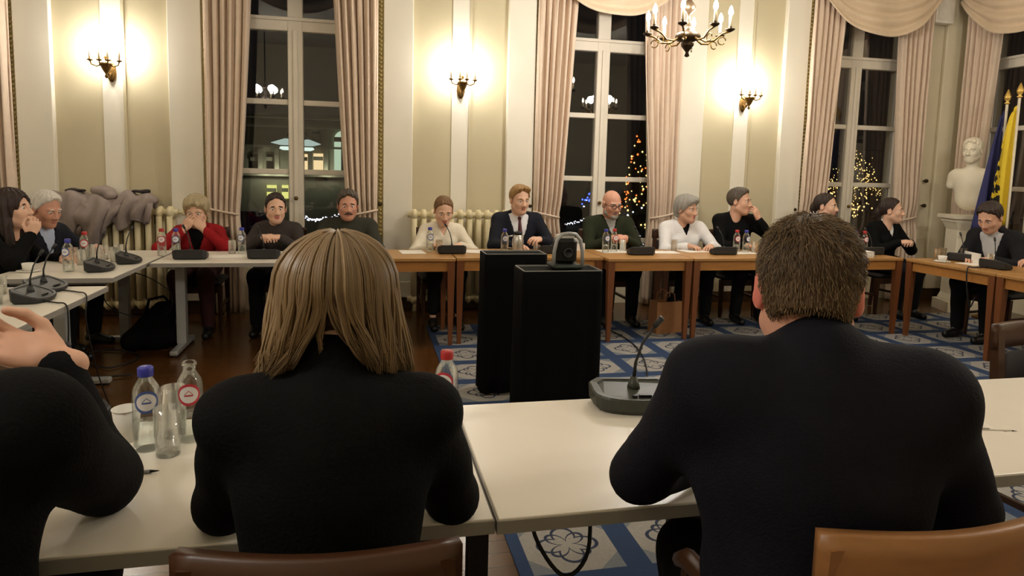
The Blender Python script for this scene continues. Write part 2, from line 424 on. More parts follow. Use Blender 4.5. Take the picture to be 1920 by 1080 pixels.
# ---------------------------------------------------------------- sconces and chandeliers
def bulb_mesh(r=.014, h=.055):
    return MB().lathe([(.004, 0), (r*.8, h*.15), (r, h*.35), (r*.75, h*.65), (r*.3, h*.9), (.001, h)], n=10).mesh('bulb', True)
def sconce(label, x, y, rz, z=2.38):
    root = thing('wall_sconce', label, 'sconce', (x, y, z), rz, 'brass candle wall sconces')
    MB().lathe([(.012, -.14), (.035, -.11), (.05, -.06), (.045, 0), (.02, .05), (.008, .07)], (0, -.012, 0), 12, True, .9, .35).build('back_plate', BRASS, root, True)
    MB().lathe([(.004, -.12), (.018, -.105), (.008, -.085), (.03, -.05), (.045, -.02), (.05, 0), (.06, .012), (.05, .02), (.012, .03), (.012, .06), (.022, .075), (.006, .09)], (0, -.14, 0), 14).build('bowl', BRASS, root, True)
    MB().tube([(0, -.02, -.06), (0, -.07, -.09), (0, -.12, -.06)], .012).build('bracket', BRASS, root, True)
    bm = bulb_mesh(.018, .06); bm.materials.append(BULB)
    for k, a in enumerate((-160, -115, -65, -20)):
        dx, dy = math.cos(math.radians(a)), math.sin(math.radians(a)); c = (0, -.14)
        L = .13 if k in (0, 3) else .085
        ex, ey = c[0]+dx*L, c[1]+dy*L*.8
        ar = MB().tube([(c[0]+dx*.04, c[1]+dy*.04, .0), (c[0]+dx*L*.6, c[1]+dy*L*.5, -.015), (c[0]+dx*L*.92, c[1]+dy*L*.75, .0), (ex, ey, .03)], .007).build('arm', BRASS, root, True)
        MB().lathe([(.006, .025), (.026, .035), (.028, .042), (.012, .046)], (ex, ey, 0), 10).build('drip_pan', BRASS, ar, True)
        MB().lathe([(.011, .045), (.011, .125)], (ex, ey, 0), 10).build('candle_tube', CANDLE, ar, True)
        mobj('bulb', bm, None, ar, loc=(ex, ey, .125))
    R = Matrix.Rotation(rz, 3, 'Z'); p = Vector((x, y, z))+R@Vector((0, -.15, .16))
    for s in (-1, 1):
        q = p+R@Vector((s*.075, 0, 0)); lamp('sconce_light', q, SCONCE_W, .05)
    return root
sconce('lit brass candle sconce above the coat-draped radiator', BAYX[0], YB-.03, 0)
sconce('lit brass candle sconce above the woman in the white blouse', BAYX[1], YB-.03, 0)
sconce('lit brass candle sconce above the man in the black sweater', BAYX[2], YB-.03, 0)
sconce('added unseen brass candle sconce on the side wall past the flags', XR-.03, 4.1, -math.pi/2)  # added out of view to brighten the right side of the room
sconce('added unseen brass candle sconce on the wall opposite the flags', XL+.03, 4.1, math.pi/2)  # unseen counterpart on the left wall, also added as extra light

def chandelier(label, x, y, z, n=8, R=.33):
    root = thing('chandelier', label, 'chandelier', (x, y, z), math.radians(11), 'bronze candle chandeliers')
    MB().lathe([(.002, -.155), (.022, -.145), (.012, -.115), (.022, -.10), (.05, -.065), (.055, -.045), (.03, -.04), (.085, -.02), (.105, .0), (.10, .03), (.06, .05), (.03, .06), (.018, .10), (.03, .12), (.014, .14), (.012, .19), (.045, .22), (.055, .25), (.02, .30), (.012, .34), (.03, .36), (.012, .38), (.012, ZC-z-.06)], n=16).build('stem', IRON, root, True)
    MB().lathe([(.07, ZC-z-.06), (.06, ZC-z-.02), (.07, ZC-z)], n=16).build('ceiling_rose', IRON, root, True)
    bm = bulb_mesh(.02, .085); bm.materials.append(BULB)
    for k in range(n):
        a = 2*math.pi*k/n; d = Vector((math.cos(a), math.sin(a), 0))
        pts = [d*.08+U0*.0, d*.14+U0*-.035, d*.21-U0*.03, d*.27+U0*.02, d*R+U0*.035]
        ar = MB().tube(pts, .008).build('arm', BRASS, root, True)
        sw = [d*(.27+.03*math.cos(t))+U0*(-.035+.03*math.sin(t)) for t in [i*.5 for i in range(12)]]
        MB().tube(sw, .005, 6).build('scroll', BRASS, ar, True)
        c = d*R
        MB().lathe([(.008, .03), (.035, .045), (.04, .055), (.012, .06), (.014, .075)], c, 12).build('drip_pan', IRON, ar, True)
        MB().lathe([(.012, .06), (.012, .155)], c, 10).build('candle_tube', CANDLE, ar, True)
        mobj('bulb', bm, None, ar, loc=c+U0*.155)
    for k in range(4):
        a = math.pi/4+k*math.pi/2
        lamp('chandelier_light', (x+.2*math.cos(a), y+.2*math.sin(a), z+.22), CHAND_W/4, .07)
    return root
chandelier('lit bronze candle chandelier hanging before the Christmas tree window', 2.58, 5.2, 2.62)
chandelier('bronze candle chandelier over the aisle behind the near white tables', -1.9, .9, 2.72)
chandelier('bronze candle chandelier over the near white tables', 4.5, 1.9, 2.72)

# ================================================================ FURNITURE
def white_table(label, x0, x1, y0, y1, style, rz=0, h=.75, th=.033, inset=.03):
    cx, cy = (x0+x1)/2, (y0+y1)/2; a, b = (x1-x0)/2, (y1-y0)/2
    root = thing('meeting_table', label, 'table', (cx, cy, .006 if x0 > .2 else 0), rz, 'white meeting tables')
    bevel(MB().box(-a, a, -b, b, h-th, h).build('tabletop', WHITET, root), .003)
    MB().box(-a-.003, a+.003, -b-.003, b+.003, h-th, h-.004).build('edge_band', GREYEDGE, root)
    if style == 'square':
        me = MB().box(-.022, .022, -.022, .022, 0, h-th).mesh('square_leg'); me.materials.append(BLKMET)
        for sx in (-1, 1):
            for sy in (-1, 1): mobj('leg', me, None, root, loc=(sx*(a-inset), sy*(b-.03), 0))
    else:
        lon = a > b
        for s in (-1, 1):
            lx, ly = (s*(a-.12), 0) if lon else (0, s*(b-.14))
            l = MB().box(lx-.035, lx+.035, ly-.035, ly+.035, .05, h-th).build('leg', GREYMET, root)
            dx, dy = (.03, b-.08) if lon else (a-.08, .03)
            bevel(MB().box(lx-dx, lx+dx, ly-dy, ly+dy, .012, .05).build('foot', GREYMET, root), .01)
            MB().box(lx-dx, lx+dx, ly-dy, ly+dy, h-th-.03, h-th).build('bracket', GREYMET, root)
            for e in (-1, 1):
                ex, ey = (lx, ly+e*(dy-.03)) if lon else (lx+e*(dx-.03), ly)
                MB().lathe([(.022, 0), (.022, .014)], (ex, ey, 0), 10).build('glide', BLKMET, root)
    return root
white_table('white table in front of the blonde woman, black square legs', -1.33, .270, 1.345, 2.05, 'square')
white_table('white table in front of the man in the dark suit jacket seen from behind', .278, 1.878, 1.33, 2.035, 'square', inset=.76)
white_table('white table beside the one used by the man in the dark suit jacket', 1.886, 3.4, 1.32, 2.025, 'square')
white_table('white side table crowded with glasses, nearer the person leaning on a hand', -2.32, -1.52, 2.85, 4.38, 'T')
white_table('white side table in front of the white-haired man', -2.32, -1.60, 4.70, 6.15, 'T')
white_table('white table in front of the woman in the red cardigan', -1.57, -.40, 5.37, 6.08, 'T')

def wood_table(label, x0, x1, y0, y1, h=.75):
    cx, cy = (x0+x1)/2, (y0+y1)/2; a, b = (x1-x0)/2, (y1-y0)/2
    root = thing('wooden_table', label, 'table', (cx, cy, .006), 0, 'wooden meeting tables')
    bevel(MB().box(-a, a, -b, b, h-.028, h).build('tabletop', WOODT, root), .005)
    i = .025
    for (p0, p1, q0, q1) in ((-a+i, a-i, -b+i, -b+i+.022), (-a+i, a-i, b-i-.022, b-i), (-a+i, -a+i+.022, -b+i+.022, b-i-.022), (a-i-.022, a-i, -b+i+.022, b-i-.022)):
        MB().box(p0, p1, q0, q1, h-.115, h-.028).build('apron', WOODA, root)
    def lg(sx, sy):
        rs = []
        for z, r in ((0, .017), (h-.14, .03), (h-.028, .03)):
            cx2, cy2 = sx*(a-.035), sy*(b-.035)
            rs.append([(cx2-r, cy2-r, z), (cx2+r, cy2-r, z), (cx2+r, cy2+r, z), (cx2-r, cy2+r, z)])
        return MB().rings(rs)
    for sx in (-1, 1):
        for sy in (-1, 1): lg(sx, sy).build('leg', WOODL, root)
    return root
wood_table('wooden table behind the blonde woman in front of the man with a moustache', -.385, .735, 5.52, 6.15)
wood_table('wooden table in front of the woman in white and the man with a tie', .745, 2.055, 5.55, 6.2)
wood_table('short wooden table in front of the bald man', 2.068, 2.875, 5.46, 6.15)
wood_table('wooden table in front of the grey-haired woman and the man in black', 2.885, 4.20, 5.46, 6.15)
wood_table('wooden table bearing the white paper stack', 4.21, 5.06, 5.42, 6.1)
wood_table('wooden corner table in front of the dark-haired man writing', 5.075, 5.80, 4.47, 5.41)
wood_table('wooden side table past the man who writes, nearer the near white tables', 5.065, 5.79, 3.2, 4.455)

def chair_proto(kind, wood, seatm):
    root = thing('dining_chair', 'x', 'chair')
    w = .21; t = .022
    bevel(MB().box(-w, w, -.21, .22, .405, .455, .02).build('seat', seatm, root), .006)
    for s in (-1, 1):
        MB().rings([[(s*(w-.02)-t*k, .19-t*k, z), (s*(w-.02)+t*k, .19-t*k, z), (s*(w-.02)+t*k, .19+t*k, z), (s*(w-.02)-t*k, .19+t*k, z)] for z, k in ((0, .6), (.405, 1))]).build('leg', wood, root)
        rs = []
        for y, z, k in ((-.24, 0, .65), (-.2, .42, 1), (-.24, .88, .75)): rs.append([(s*(w-.02)-t*k, y-t*k, z), (s*(w-.02)+t*k, y-t*k, z), (s*(w-.02)+t*k, y+t*k, z), (s*(w-.02)-t*k, y+t*k, z)])
        MB().rings(rs).build('leg', wood, root)
        MB().box(s*(w-.02)-.01, s*(w-.02)+.01, -.19, .19, .2, .225).build('stretcher', wood, root)
    def rail(u, v, z0=.80, z1=.90, d=.0):
        x = -w-.005+u*(2*w+.01); return (x, -.235-.035*math.sin(math.pi*u), z0+v*(z1-z0))
    solid(MB().grid(rail, 12, 3).build('top_rail', wood, root, True), .026)
    solid(MB().grid(lambda u, v: (-.17+u*.34, -.225-.03*math.sin(math.pi*u), .56+v*.22), 10, 2).build('back_pad', seatm, root, True), .02)
    bevel(MB().box(-w+.02, w-.02, .17, .2, .34, .405).build('apron', wood, root), .003)
    return root
chair_far = chair_proto('far', DKWOOD, UPHOL)
CH_USED = [False]
def place_chair(x, y, rz, label, group='dark wooden chairs behind the far tables'):
    if not CH_USED[0]:
        CH_USED[0] = True; o = chair_far; o.location = (x, y, 0); o.rotation_euler.z = rz; o['label'] = label; o['group'] = group
        return o
    return dup(chair_far, (x, y, 0), rz, label, group)

# ================================================================ SDF TOOLKIT (people)
class Field:
    def __init__(s, lo, hi, h):
        s.h = h; s.lo = np.array(lo, np.float32); n = np.ceil((np.array(hi)-np.array(lo))/h).astype(int)+1; s.n = n
        s.ax = [(s.lo[i]+h*np.arange(n[i])).astype(np.float32) for i in range(3)]
        s.d = np.full(n, .3, np.float32); s.t = np.zeros(n, np.int8)
    def _sl(s, lo, hi):
        a = np.clip(((np.array(lo)-s.lo)/s.h).astype(int)-1, 0, s.n); b = np.clip(((np.array(hi)-s.lo)/s.h).astype(int)+3, 0, s.n)
        if np.any(b-a < 1): return None, None
        sl = tuple(slice(a[i], b[i]) for i in range(3))
        g = np.meshgrid(s.ax[0][sl[0]], s.ax[1][sl[1]], s.ax[2][sl[2]], indexing='ij', sparse=True)
        return sl, g
    def _comb(s, sl, v, k, tg):
        a = s.d[sl]; t = s.t[sl]; t[v < a] = tg
        if k > 0:
            hh = np.clip(.5+.5*(v-a)/k, 0, 1); s.d[sl] = v*(1-hh)+a*hh-k*hh*(1-hh)
        else: s.d[sl] = np.minimum(a, v)
    def cone(s, a, b, ra, rb, k=.03, tg=0):
        a = np.array(a, float); b = np.array(b, float); r = max(ra, rb)+k+.02
        sl, g = s._sl(np.minimum(a, b)-r, np.maximum(a, b)+r)
        if sl is None: return
        ab = b-a; L = max(ab@ab, 1e-9); px, py, pz = g[0]-a[0], g[1]-a[1], g[2]-a[2]
        t = np.clip((px*ab[0]+py*ab[1]+pz*ab[2])/L, 0, 1)
        d = np.sqrt((px-t*ab[0])**2+(py-t*ab[1])**2+(pz-t*ab[2])**2)-(ra+(rb-ra)*t)
        s._comb(sl, d, k, tg)
    def ell(s, c, r, k=.03, tg=0, R=None, sub=False):
        c = np.array(c, float); m = max(r)+k+.02
        sl, g = s._sl(c-m, c+m)
        if sl is None: return
        p = [g[i]-c[i] for i in range(3)]
        if R is not None: p = [R[0][i]*p[0]+R[1][i]*p[1]+R[2][i]*p[2] for i in range(3)]
        k0 = np.sqrt((p[0]/r[0])**2+(p[1]/r[1])**2+(p[2]/r[2])**2); k1 = np.sqrt((p[0]/r[0]**2)**2+(p[1]/r[1]**2)**2+(p[2]/r[2]**2)**2)+1e-6
        d = k0*(k0-1)/k1
        if sub:
            a = s.d[sl]; b = -d; hh = np.clip(.5-.5*(b-a)/max(k, 1e-4), 0, 1); s.d[sl] = b*(1-hh)+a*hh+k*hh*(1-hh)
        else: s._comb(sl, d, k, tg)
    def half(s, n, c, k=0):   # keep n.p < c (k: wavy edge)
        g = np.meshgrid(*s.ax, indexing='ij', sparse=True); v = g[0]*n[0]+g[1]*n[1]+g[2]*n[2]-c+k*np.sin(95*g[0]+1.3)+k*.7*np.sin(210*g[0]+60*g[2])
        s.d = np.maximum(s.d, v.astype(np.float32))
    def fn(s, f): s.d = f(s.d, *np.meshgrid(*s.ax, indexing='ij', sparse=True)).astype(np.float32)
    def mesh(s):
        d = s.d; d[0], d[-1] = .3, .3; d[:, 0], d[:, -1] = .3, .3; d[:, :, 0], d[:, :, -1] = .3, .3
        S = d < 0; n = d.shape
        cnt = np.zeros(tuple(k-1 for k in n), np.int8); offs = [(i, j, k) for i in (0, 1) for j in (0, 1) for k in (0, 1)]
        for i, j, k in offs: cnt += S[i:n[0]-1+i, j:n[1]-1+j, k:n[2]-1+k]
        act = np.argwhere((cnt > 0) & (cnt < 8)); idx = np.full(cnt.shape, -1, np.int32); idx[tuple(act.T)] = np.arange(len(act))
        cv = np.stack([d[act[:, 0]+i, act[:, 1]+j, act[:, 2]+k] for i, j, k in offs], 1)
        tv = np.stack([s.t[act[:, 0]+i, act[:, 1]+j, act[:, 2]+k] for i, j, k in offs], 1)
        tagv = tv[np.arange(len(act)), np.argmin(cv, 1)]
        acc = np.zeros((len(act), 3)); nn = np.zeros(len(act))
        O = np.array(offs, float)
        for a in range(8):
            for b in range(a+1, 8):
                if np.abs(O[a]-O[b]).sum() != 1: continue
                mk = (cv[:, a] < 0) != (cv[:, b] < 0); va, vb = cv[mk, a], cv[mk, b]; t = va/(va-vb)
                acc[mk] += O[a]+(O[b]-O[a])*t[:, None]; nn[mk] += 1
        V = s.lo+(act+acc/np.maximum(nn, 1)[:, None])*s.h
        F = []
        for ax in range(3):
            o1, o2 = (ax+1) % 3, (ax+2) % 3
            sa = [slice(None)]*3; sb = [slice(None)]*3; sa[ax] = slice(0, n[ax]-1); sb[ax] = slice(1, n[ax])
            A, B = S[tuple(sa)], S[tuple(sb)]
            for flip in (0, 1):
                e = np.argwhere((A & ~B) if not flip else (~A & B))
                e = e[(e[:, o1] > 0) & (e[:, o2] > 0) & (e[:, o1] < n[o1]-1) & (e[:, o2] < n[o2]-1)]
                if not len(e): continue
                q = []
                for da, db in ((-1, -1), (0, -1), (0, 0), (-1, 0)):
                    c = e.copy(); c[:, o1] += da; c[:, o2] += db; q.append(idx[tuple(c.T)])
                q = np.stack(q, 1)
                if flip: q = q[:, ::-1]
                F.append(q)
        F = np.concatenate(F) if F else np.zeros((0, 4), int)
        return V, F, tagv
def np_mesh(name, parts, mats):
    """parts: list of (V,F,vertex tags); tags index mats"""
    V = np.concatenate([p[0] for p in parts]); off = np.cumsum([0]+[len(p[0]) for p in parts]); F = np.concatenate([p[1]+off[i] for i, p in enumerate(parts)])
    T = np.concatenate([p[2] for p in parts])
    me = bpy.data.meshes.new(name); me.vertices.add(len(V)); me.vertices.foreach_set('co', V.astype(np.float32).ravel())
    me.loops.add(F.size); me.loops.foreach_set('vertex_index', F.astype(np.int32).ravel())
    me.polygons.add(len(F)); me.polygons.foreach_set('loop_start', np.arange(0, F.size, 4, dtype=np.int32)); me.polygons.foreach_set('loop_total', np.full(len(F), 4, np.int32))
    for mt in mats: me.materials.append(mt)
    me.polygons.foreach_set('material_index', T[F[:, 0]].astype(np.int32)); me.polygons.foreach_set('use_smooth', np.ones(len(F), bool))
    me.update(calc_edges=True); me.validate(); return me
def xf(part, R, t, s=1):
    V, F, T = part; return (V*s)@np.array(R).T+np.array(t), F, T
def basis(fwd, up):
    f = np.array(fwd, float); f /= np.linalg.norm(f); u = np.array(up, float); u = u-f*(u@f); u /= np.linalg.norm(u); r = np.cross(f, u)
    return np.stack([r, f, u], 1)   # columns: x(right), y(forward), z(up)
def rot(yaw=0, pitch=0, roll=0):
    return np.array(Matrix.Rotation(math.radians(yaw), 3, 'Z')@Matrix.Rotation(math.radians(pitch), 3, 'X')@Matrix.Rotation(math.radians(roll), 3, 'Y'))

def head_sdf(h=.005, female=False, glasses=False, beard=False):
    f = Field((-.11, -.14, -.2), (.11, .14, .15), h); w = .94 if female else 1.0
    f.ell((0, -.012, .035), (.075, .096, .088), .01); f.ell((0, .026, -.03), (.061*w, .068, .084), .03)
    f.ell((0, .058, -.09), (.030*w, .028, .022), .03)
    for s in (-1, 1):
        f.cone((s*.05*w, .0, -.055), (s*.012, .055, -.092), .024, .02, .03)
        f.ell((s*.038, .056, -.022), (.024, .022, .024), .025)
        f.cone((s*.012, .082, .026), (s*.042, .072, .024), .010, .009, .015)
    f.cone((0, .088, .014), (0, .108, -.028), .008, .0125, .015)
    for s in (-1, 1): f.ell((s*.012, .098, -.033), (.009, .011, .008), .01)
    for s in (-1, 1): f.ell((s*.031, .100, .006), (.018, .019, .012), .012, sub=True)
    for s in (-1, 1):
        f.ell((s*.031, .076, .006), (.0125, .0125, .0085), .003, 1)
        f.ell((s*.031, .0845, .006), (.0055, .0055, .0055), .0, 2)
        f.ell((s*.031, .088, .029), (.019, .009, .0042), .004, 3, R=rot(0, 0, s*6).tolist())
    f.ell((0, .086, -.0565), (.023, .0115, .0055), .005, 4); f.ell((0, .084, -.0665), (.019, .012, .0065), .005, 4)
    for s in (-1, 1):
        R = rot(s*-18, -8, 0)
        f.ell((s*.079, -.012, -.002), (.010, .021, .033), .006, 5, R=R.tolist())
        f.ell((s*.089, -.006, .004), (.006, .011, .017), .004, R=R.tolist(), sub=True)
    f.cone((0, -.022, -.05), (0, -.045, -.2), .054 if not female else .047, .056 if not female else .048, .03)
    return f.mesh()
HEADS = {}
def head_part(female, h=.005):
    k = (female, h)
    if k not in HEADS: HEADS[k] = head_sdf(h, female)
    return HEADS[k]
def hair_part(style, h=.006, seed=0):
    f = Field((-.17, -.2, -.27), (.17, .16, .2), h)
    def strands(amp, fq):
        f.fn(lambda d, x, y, z: d+amp*np.sin(fq*np.arctan2(x, y+.02)*3+7*z+seed)+amp*.6*np.sin(fq*1.7*np.arctan2(x, -y+.05)*3+seed))
    T = .012
    if style in ('short', 'neat'):
        f.ell((0, -.014, .04), (.075+T, .096+T, .088+T), .01)
        f.ell((0, .02, .095), (.06, .055, .028), .03)
        if style == 'neat': f.ell((-.01, .055, .108), (.055, .035, .018), .03)
        strands(.0030, 6)
        f.half((0, .84, -.54), .006, .004); f.half((0, 0, -1), .06)
        for s in (-1, 1):
            f.ell((s*.09, .06, -.03), (.035, .06, .06), .004, sub=True)
    elif style == 'balding':
        f.ell((0, -.02, .03), (.075+T, .094+T, .084+T), .01); f.half((0, .9, -.2), .0); f.half((0, 0, 1), .05); f.half((0, 0, -1), .06)
    elif style in ('crop', 'grey_crop'):
        f.ell((0, -.016, .045), (.098, .112, .10), .01); f.ell((0, .05, .085), (.075, .055, .045), .03)
        f.ell((0, -.07, -.02), (.075, .05, .07), .03)
        strands(.004, 5); f.half((0, .80, -.60), .026, .005); f.half((0, 0, -1), .085)
        for s in (-1, 1): f.ell((s*.075, .085, -.03), (.055, .055, .07), .01, sub=True)
    elif style in ('bob', 'long'):
        zb = -.12 if style == 'bob' else -.24
        f.ell((0, -.016, .04), (.094, .112, .104), .01)
        for s in (-1, 1): f.cone((s*.074, -.01, .02), (s*.085, -.0, zb+.03), .034, .03, .03)
        f.cone((-.04, -.08, 0), (-.05, -.07, zb+.02), .045, .035, .03); f.cone((.04, -.08, 0), (.05, -.07, zb+.02), .045, .035, .03)
        strands(.004, 6)
        f.ell((0, .12, -.05), (.066, .10, .135), .015, sub=True)
        f.ell((0, .06, -.16), (.07, .10, .10), .015, sub=True)
    elif style in ('bun', 'tied'):
        f.ell((0, -.014, .04), (.082, .106, .098), .01); strands(.0035, 6)
        f.half((0, .86, -.51), .006, .003); f.half((0, 0, -1), .06)
        for s in (-1, 1): f.ell((s*.09, .055, -.035), (.035, .06, .06), .004, sub=True)
        if style == 'bun': f.ell((0, -.12, .06), (.045, .04, .045), .015)
        else: f.ell((0, -.115, -.01), (.035, .035, .05), .02); f.cone((0, -.12, -.02), (0, -.10, -.16), .025, .012, .02)
    return f.mesh()
def hand_part(side, curl=.35, spread=.15, h=.0045, thumb=.0):
    """wrist at origin, fingers +y, palm faces -z; side +1: thumb on +x"""
    f = Field((-.085, -.07, -.12), (.085, .22, .06), h)
    f.cone((0, -.028, 0), (0, .015, 0), .027, .026, .01); f.ell((0, .05, 0), (.041, .052, .0165), .018)
    f.ell((side*.024, .03, -.008), (.018, .032, .016), .012)
    X = [.031, .0105, -.0105, -.030]; L = [.073, .080, .075, .058]
    for i in range(4):
        x = side*X[i]; p = np.array([x, .085-.006*abs(i-1), .0]); az = -side*X[i]*spread*14*-1; ang = curl*.5+.1
        f.cone((x*.8, .045, .002), p, .0115, .0105, .01)
        for j, fr in enumerate((.45, .31, .24)):
            dirv = np.array([math.sin(az)*math.cos(ang), math.cos(az)*math.cos(ang), -math.sin(ang)])
            q = p+dirv*L[i]*fr*1.05; r = (.0102-.0006*i*.5)-.0009*j
            f.cone(p, q, r, r-.0007, .003); p = q; ang += curl*1.25
    p = np.array([side*.030, .018, -.006])
    for q, r0, r1 in (((side*.052, .05, -.014-.02*curl), .0145, .012), ((side*(.060-.02*curl), .082, -.022-.03*curl), .0115, .0105), ((side*(.056-.035*curl), .108, -.026-.035*curl), .0105, .0085)):
        f.cone(p, q, r0, r1, .006); p = np.array(q)
    return f.mesh()

SKIN = M('skin', (206, 160, 134), .55, noise=(25, .06), sub=.08)
SKINP = M('skin_pale', (220, 176, 150), .55, noise=(25, .05), sub=.08)
SKINR = M('skin_ruddy', (202, 148, 124), .55, noise=(25, .07), sub=.08)
EYEW = M('eye_white', (220, 212, 205), .3); IRIS = M('iris', (48, 36, 28), .3)
LIPS = M('lips', (178, 116, 102), .5); LIPW = M('lips_red', (182, 104, 98), .45)
EARR = M('ear_skin_backlit', (214, 124, 108), .55, sub=.15)  # natural ear redness, deepened in the colour for light glowing through from behind
def HAIR(name, rgb): return M('hair_'+name, rgb, .55, noise=(60, .35), bump=(120, .5), stretch=(1, 1, .25))
HB = HAIR('brown', (58, 40, 28)); HD = HAIR('dark', (46, 32, 26)); HG = HAIR('grey', (150, 146, 138)); HW_ = HAIR('white', (206, 200, 190)); HBL = HAIR('blond', (150, 116, 70)); HGB = HAIR('ash_blond', (172, 156, 122)); HLB = HAIR('light_brown', (120, 88, 56)); HSALT = HAIR('salt', (78, 68, 58))

def ik(S, W, l1, l2, pole):
    S, W = np.array(S, float), np.array(W, float); d = W-S; D = np.linalg.norm(d)
    if D > (l1+l2)*.985: W = S+d/D*(l1+l2)*.985; d = W-S; D = np.linalg.norm(d)
    a = (l1*l1-l2*l2+D*D)/(2*D); hgt = math.sqrt(max(l1*l1-a*a, 1e-6)); n = d/D; p = np.array(pole, float); p = p-n*(p@n); p /= np.linalg.norm(p)
    return S+n*a+p*hgt, W
PEOPLE = []
def person(label, x, y, face, s=1.05, female=False, lean=8, side=0, head=(0, 0, 0), wrists=None, top='sweater', topmat=None, shirt=None, tie=None, pants=None,
           hair='short', hairm=None, skin=None, seat=.46, wid=1.0, res=.014, legs=True, hres=.005, drop=0.0, poles=None, headoff=(0, 0, 0), collar=None, shoem=None, ear=None,
           kneey=.42, ankley=.38, beard=None, glasses=False, extra=None, shw=1.0, bare_ankle=False, group=None, armw=None, armk=.03, belly=1.0, hcurl=.4, hs=1.08):
    skin = skin or (SKINP if female else SKIN); pants = pants or M('black_trousers', (18, 18, 20), .85, spec=.15); shoem = shoem or M('black_shoe', (16, 15, 15), .4)
    root = thing('person', label, 'person', (x, y, 0), math.radians(face), group)
    Rl = rot(0, -lean, side); pel = np.array([0, 0, seat+.10])
    def T(px, py, pz): return pel+Rl@np.array([px, py, pz])
    fw = wid*(.92 if female else 1.0); tz = 1-drop
    sh = [T(sg*.168*fw*shw, -.005, .435*tz) for sg in (-1, 1)]
    neck0 = T(0, -.01, .46*tz); neck1 = neck0+Rl@np.array([0, .025, .09]); hc = neck1+np.array([0, .045, .085])+np.array(headoff)
    Rh = rot(*head); HS = hs
    W = wrists or {}
    wl = []
    for i, sg in enumerate((-1, 1)):
        wp, hd, pn, cu = W.get('L' if sg < 0 else 'R', ((sg*.10, .40, .80), (-sg*.5, .85, -.05), (0, 0, -1), hcurl))
        pole = (poles or {}).get('L' if sg < 0 else 'R', (sg*.75, -.35, -.6))
        E, Wp = ik(sh[i], np.array(wp)/s, .285, .25, pole); wl.append((sh[i], E, Wp, np.array(hd, float), np.array(pn, float), cu, sg))
    hips = [np.array([sg*.095*fw, .02, seat+.085]) for sg in (-1, 1)]
    kn = [np.array([sg*.12*fw, kneey, seat+.055]) for sg in (-1, 1)]; an = [np.array([sg*.13*fw, ankley, .09]) for sg in (-1, 1)]
    lo, hi = (-.52, -.30, -.02), (.52, .75, 1.42)
    def torso(f, g, k=.05):
        f.ell(pel+np.array([0, 0, .02]), (.172*fw+g, .125+g, .115+g), k); f.ell(T(0, .012*belly, .16*tz), (.148*fw*belly+g, .112*belly+g, .15+g), k)
        f.ell(T(0, .005, .31*tz), (.168*fw+g, .115+g, .165+g), k)
        if female: f.ell(T(-.07, .085, .28*tz), (.062+g, .05+g, .06+g), .04); f.ell(T(.07, .085, .28*tz), (.062+g, .05+g, .06+g), .04)
        for i in (0, 1):
            f.cone(T(0, -.01, .40*tz), sh[i], .075+g, (.048 if female else .062)+g, k); f.cone(neck0, sh[i]*.55+neck0*.45, .048+g, .055+g, k)
    def arms(f, g, k=.03, end=.93):
        for S, E, Wp, hd, pn, cu, sg in wl:
            f.cone(S, E, (.050 if female else .056)*(armw or wid)+g, .044*max(1, .85*(armw or 1))+g, max(k, armk)); f.cone(E, E+(Wp-E)*end, .043+g, .031+g*1.0, k)
    def legsf(f, g, k=.04, end=.96):
        for i in (0, 1):
            f.cone(hips[i], kn[i], .088*wid+g, .062+g, k); f.cone(kn[i], kn[i]+(an[i]-kn[i])*end, .058+g, .040+g*1.6, k)
    # skin body: one mesh (trunk, limbs, head, hands)
    f = Field(lo, hi, res); torso(f, -.006); arms(f, -.004, end=1.0)
    if legs: legsf(f, -.006, end=1.0)
    f.cone(neck0-Rl@np.array([0, 0, .03]), neck1+np.array([0, .02, .03]), .058 if not female else .05, .052 if not female else .046, .03)
    parts = [f.mesh()]
    hp = head_part(female, hres); parts.append(xf(hp, Rh, hc, HS))
    for S, E, Wp, hd, pn, cu, sg in wl:
        B = basis(hd, -pn); parts.append(xf(hand_part(-sg, cu), B, Wp, .98 if female else 1.06))
    parts = [(p[0]*s, p[1], p[2]) for p in parts]
    mobj('body', np_mesh('body', parts, [skin, EYEW, IRIS, hairm or HB, LIPW if female else LIPS, ear or skin]), None, root)
    def layer(name, fill, mat, fx=None, r=None):
        g = Field(lo, hi, r or res); fill(g)
        amp = .0035
        g.fn(lambda d, X, Y, Z: d+amp*np.sin(31*X+17*Z+3*Y)*np.sin(23*Z-19*Y+9*X))
        if fx: fx(g)
        V, F, Tg = g.mesh(); return mobj(name, np_mesh(name, [(V*s, F, Tg)], [mat]), None, root)
    topmat = topmat or BLACKC
    if legs:
        layer('trousers', lambda g: (legsf(g, .008, end=.80 if bare_ankle else .97), g.ell(pel+np.array([0, 0, .0]), (.18*fw, .135, .11), .05)), pants, lambda g: g.half((0, 0, 1), seat+.19))
        for i in (0, 1):
            g = Field((-.30, .15, -.005), (.30, .75, .2), .01); a = an[i]
            g.cone(a+np.array([0, -.03, -.045]), a+np.array([0, .14, -.06]), .04, .034, .02); g.ell(a+np.array([0, 0, -.02]), (.042, .055, .05), .02); g.half((0, 0, -1), -.002)
            V, F, Tg = g.mesh(); mobj('shoe', np_mesh('shoe', [(V*s, F, Tg)], [shoem]), None, root)
